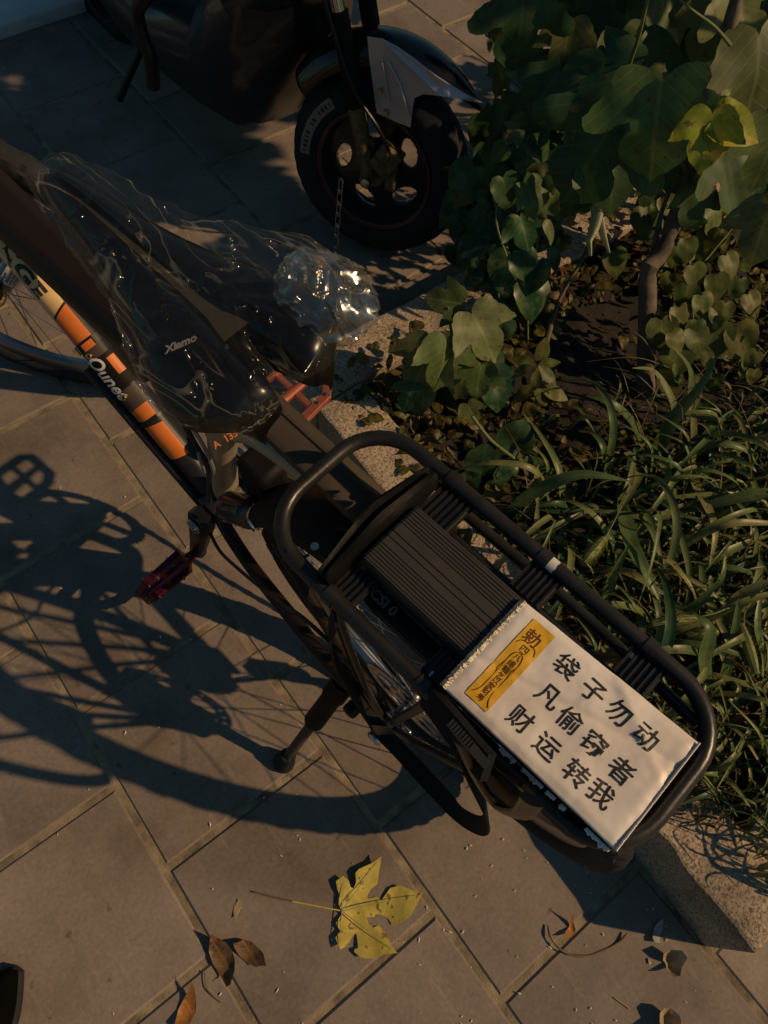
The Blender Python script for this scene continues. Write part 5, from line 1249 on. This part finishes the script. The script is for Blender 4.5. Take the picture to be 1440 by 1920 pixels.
f = MB(); f.tube(smoothpath([at(642, 1708, .009), at(610, 1702, .010), at(580, 1696, .008), at(548, 1690, .006)], 5), .0013, 8); child_world(f, 'leaf_stalk', ML['ylw'], big)
f = MB(); f.tube(smoothpath([at(549, 1690, .006), at(520, 1684, .005), at(475, 1672, .004)], 5), .0014, 8); child_world(f, 'stalk_tip', MT['twig'], big)
f = MB()
for tgt in ((790, 1676), (712, 1610), (744, 1786), (645, 1652), (636, 1778)):
    a = at(641, 1708, .0115); b = at(tgt[0], tgt[1], .014); f.tube([a, a.lerp(b, .5) + V((0, 0, -.0005)), a.lerp(b, .93)], [.0009, .0007, .0003], 6)
child_world(f, 'leaf_veins', ML['pale'], big)
C4 = lambda L, ox, oy, s: [(ox + x * s, oy + y * s) for x, y in L]
flat_leaf('fallen_leaf', 'small pale tan scrap of leaf left of the large yellow leaf', 'leaf', C4([(775, 150), (800, 200), (812, 250), (770, 310), (740, 385), (708, 310), (712, 250), (740, 200)], 320, 1660, .1667), ML['tan'], lift=.006)
flat_leaf('fallen_leaf', 'dark brown curled oval leaf touching the joint crossing below the yellow leaf', 'leaf', C4([(480, 540), (560, 590), (640, 640), (700, 720), (732, 840), (728, 960), (690, 1100), (650, 1130), (570, 1030), (480, 880), (440, 750), (450, 640)], 320, 1660, .1667), ML['brown'], lift=.016, curl=.012, seed=4)
flat_leaf('fallen_leaf', 'brown leaf with torn pale edge just right of the dark curled leaf', 'leaf', C4([(830, 605), (920, 630), (980, 690), (1050, 760), (1085, 900), (1010, 900), (970, 920), (860, 870), (780, 790), (730, 700), (720, 650)], 320, 1660, .1667), ML['brown'], lift=.012, curl=.012, seed=9)
flat_leaf('fallen_leaf', 'orange-brown pointed leaf at the bottom edge beside a slab joint', 'leaf', C4([(265, 1070), (290, 1130), (303, 1290), (290, 1420), (220, 1550), (100, 1600), (60, 1560), (90, 1400), (150, 1280), (220, 1180)], 320, 1660, .1667), ML['orl'], lift=.014, curl=.008, seed=6)
flat_leaf('fallen_leaf', 'heart-shaped tan leaf standing up on the slab below the kerb shadow', 'leaf', C4([(735, 370), (790, 340), (840, 345), (875, 390), (862, 450), (840, 505), (790, 510), (770, 470), (775, 430), (745, 410)], 1020, 1680, .2917), ML['tan'], lift=.022, curl=.006, seed=3)
flat_leaf('fallen_leaf', 'narrow grey-green leaf at the edge of the kerb shadow', 'leaf', C4([(750, 145), (760, 200), (745, 260), (735, 300), (700, 300), (685, 270), (700, 210), (725, 170)], 1020, 1680, .2917), ML['grey'], lift=.010, seed=5)
flat_leaf('fallen_leaf', 'tan curled leaf with long dark stalks at the bottom right edge', 'leaf', C4([(710, 740), (740, 710), (790, 715), (840, 760), (850, 800), (830, 860), (780, 880), (720, 860), (715, 800)], 1020, 1680, .2917), ML['tan'], lift=.022, seed=8)
flat_leaf('fallen_leaf', 'small reddish-brown crumpled leaf scrap beside the curved twig', 'leaf', C4([(165, 105), (180, 160), (200, 220), (190, 250), (150, 260), (125, 270), (130, 230), (160, 200), (150, 150)], 1020, 1680, .2917), ML['orl'], lift=.020, curl=.01, seed=2)
flat_leaf('fallen_leaf', 'tiny pale flake beside the heart-shaped tan leaf', 'leaf', C4([(665, 405), (685, 400), (690, 435), (672, 440)], 1020, 1680, .2917), ML['tan'], lift=.005, seed=12)
f = MB(); tp = [(1027, 1735), (1032, 1757), (1045, 1775), (1068, 1790), (1100, 1792), (1135, 1780), (1162, 1765), (1176, 1750)]
f.tube(smoothpath([at(x, y, .004 + .004 * sin(i)) for i, (x, y) in enumerate(tp)], 5), [.0012 + .0009 * sin(i * .45) ** 2 for i in range(36)], 8); tag(f.build('twig', MT['twig']), 'thin curved dark twig lying across a slab joint at lower right', 'twig')
f = MB(); f.tube([at(1153, 1871, .003), at(1181, 1892, .002)], .0009, 6); tag(f.build('dry_stalk', ML['tan']), 'short straight pale stalk on the slab at lower right', 'twig')
f = MB(); f.tube(smoothpath([at(384, 1822, .004), at(386, 1850, .004), at(400, 1868, .003), at(415, 1880, .002)], 5), .0009, 6); tag(f.build('twig', MT['twig']), 'short bent twig beside the orange-brown leaf', 'twig')
f = MB()
for i in range(170):
    x = random.uniform(-.8, .5); y = random.uniform(-.6, 1.0)
    if random.random() < .45: x = random.uniform(.0, .45); y = random.uniform(-.5, -.05)
    r_ = random.uniform(.0004, .0016); a = random.uniform(0, 6); L = r_ * random.uniform(1, 3.5); d = V((cos(a), sin(a), 0)); s_ = V((-sin(a), cos(a), 0)); c = V((x, y, .0022))
    f.add([c - d * L, c + s_ * r_, c + d * L, c - s_ * r_, c + V((0, 0, r_))], [(0, 1, 4), (1, 2, 4), (2, 3, 4), (3, 0, 4)])
tag(f.build('debris', MT['paper'], smooth=False), 'tiny pale grit and plant flakes scattered on the paving slabs', 'debris', kind='stuff')

# ------------------------------------------------------------ shoe tip at lower left
tip = at(40, 1815, 0); back = at(-85, 1990, 0); d = (back - tip).normalized(); s_ = V((-d.y, d.x, 0)); Ls = .28
sh0 = thing('shoe', 'black shoe toe poking into the lower left corner', 'shoe', M.Translation(tip + d * .14))
f = MB(); g3 = MB(); rows = []; rows2 = []
for i in range(25):
    t_ = i / 24; hw_ = .050 * sin(min(1, t_ * 3.2 + .05) * pi / 2) * (1 - .22 * sm((t_ - .35) / .3)) * (1 if t_ < .9 else sqrt(max(.05, 1 - ((t_ - .9) / .1) ** 2))); hh = .035 + .035 * sm(t_ / .5) + .03 * sm((t_ - .5) / .3)
    if i == 0: hw_ = .004; hh = .02
    c = d * (Ls * t_ - .14)
    rows.append([c + s_ * hw_ * cos(pi * k / 16) + V((0, 0, .018 + hh * sin(pi * k / 16) ** .7)) for k in range(17)])
    rows2.append([c + s_ * (hw_ + .004) * x + V((0, 0, z)) for x, z in ((-1, .0), (-1, .02), (1, .02), (1, 0))])
f.grid(rows); o = f.build('shoe_upper', MT['shoe']); o.parent = sh0
g3.grid(rows2, True); g3.add(rows2[0], [(0, 1, 2, 3)]); o = g3.build('shoe_sole', MT['rubber'], bevel=.003); o.parent = sh0
print('objects', len(bpy.data.objects))
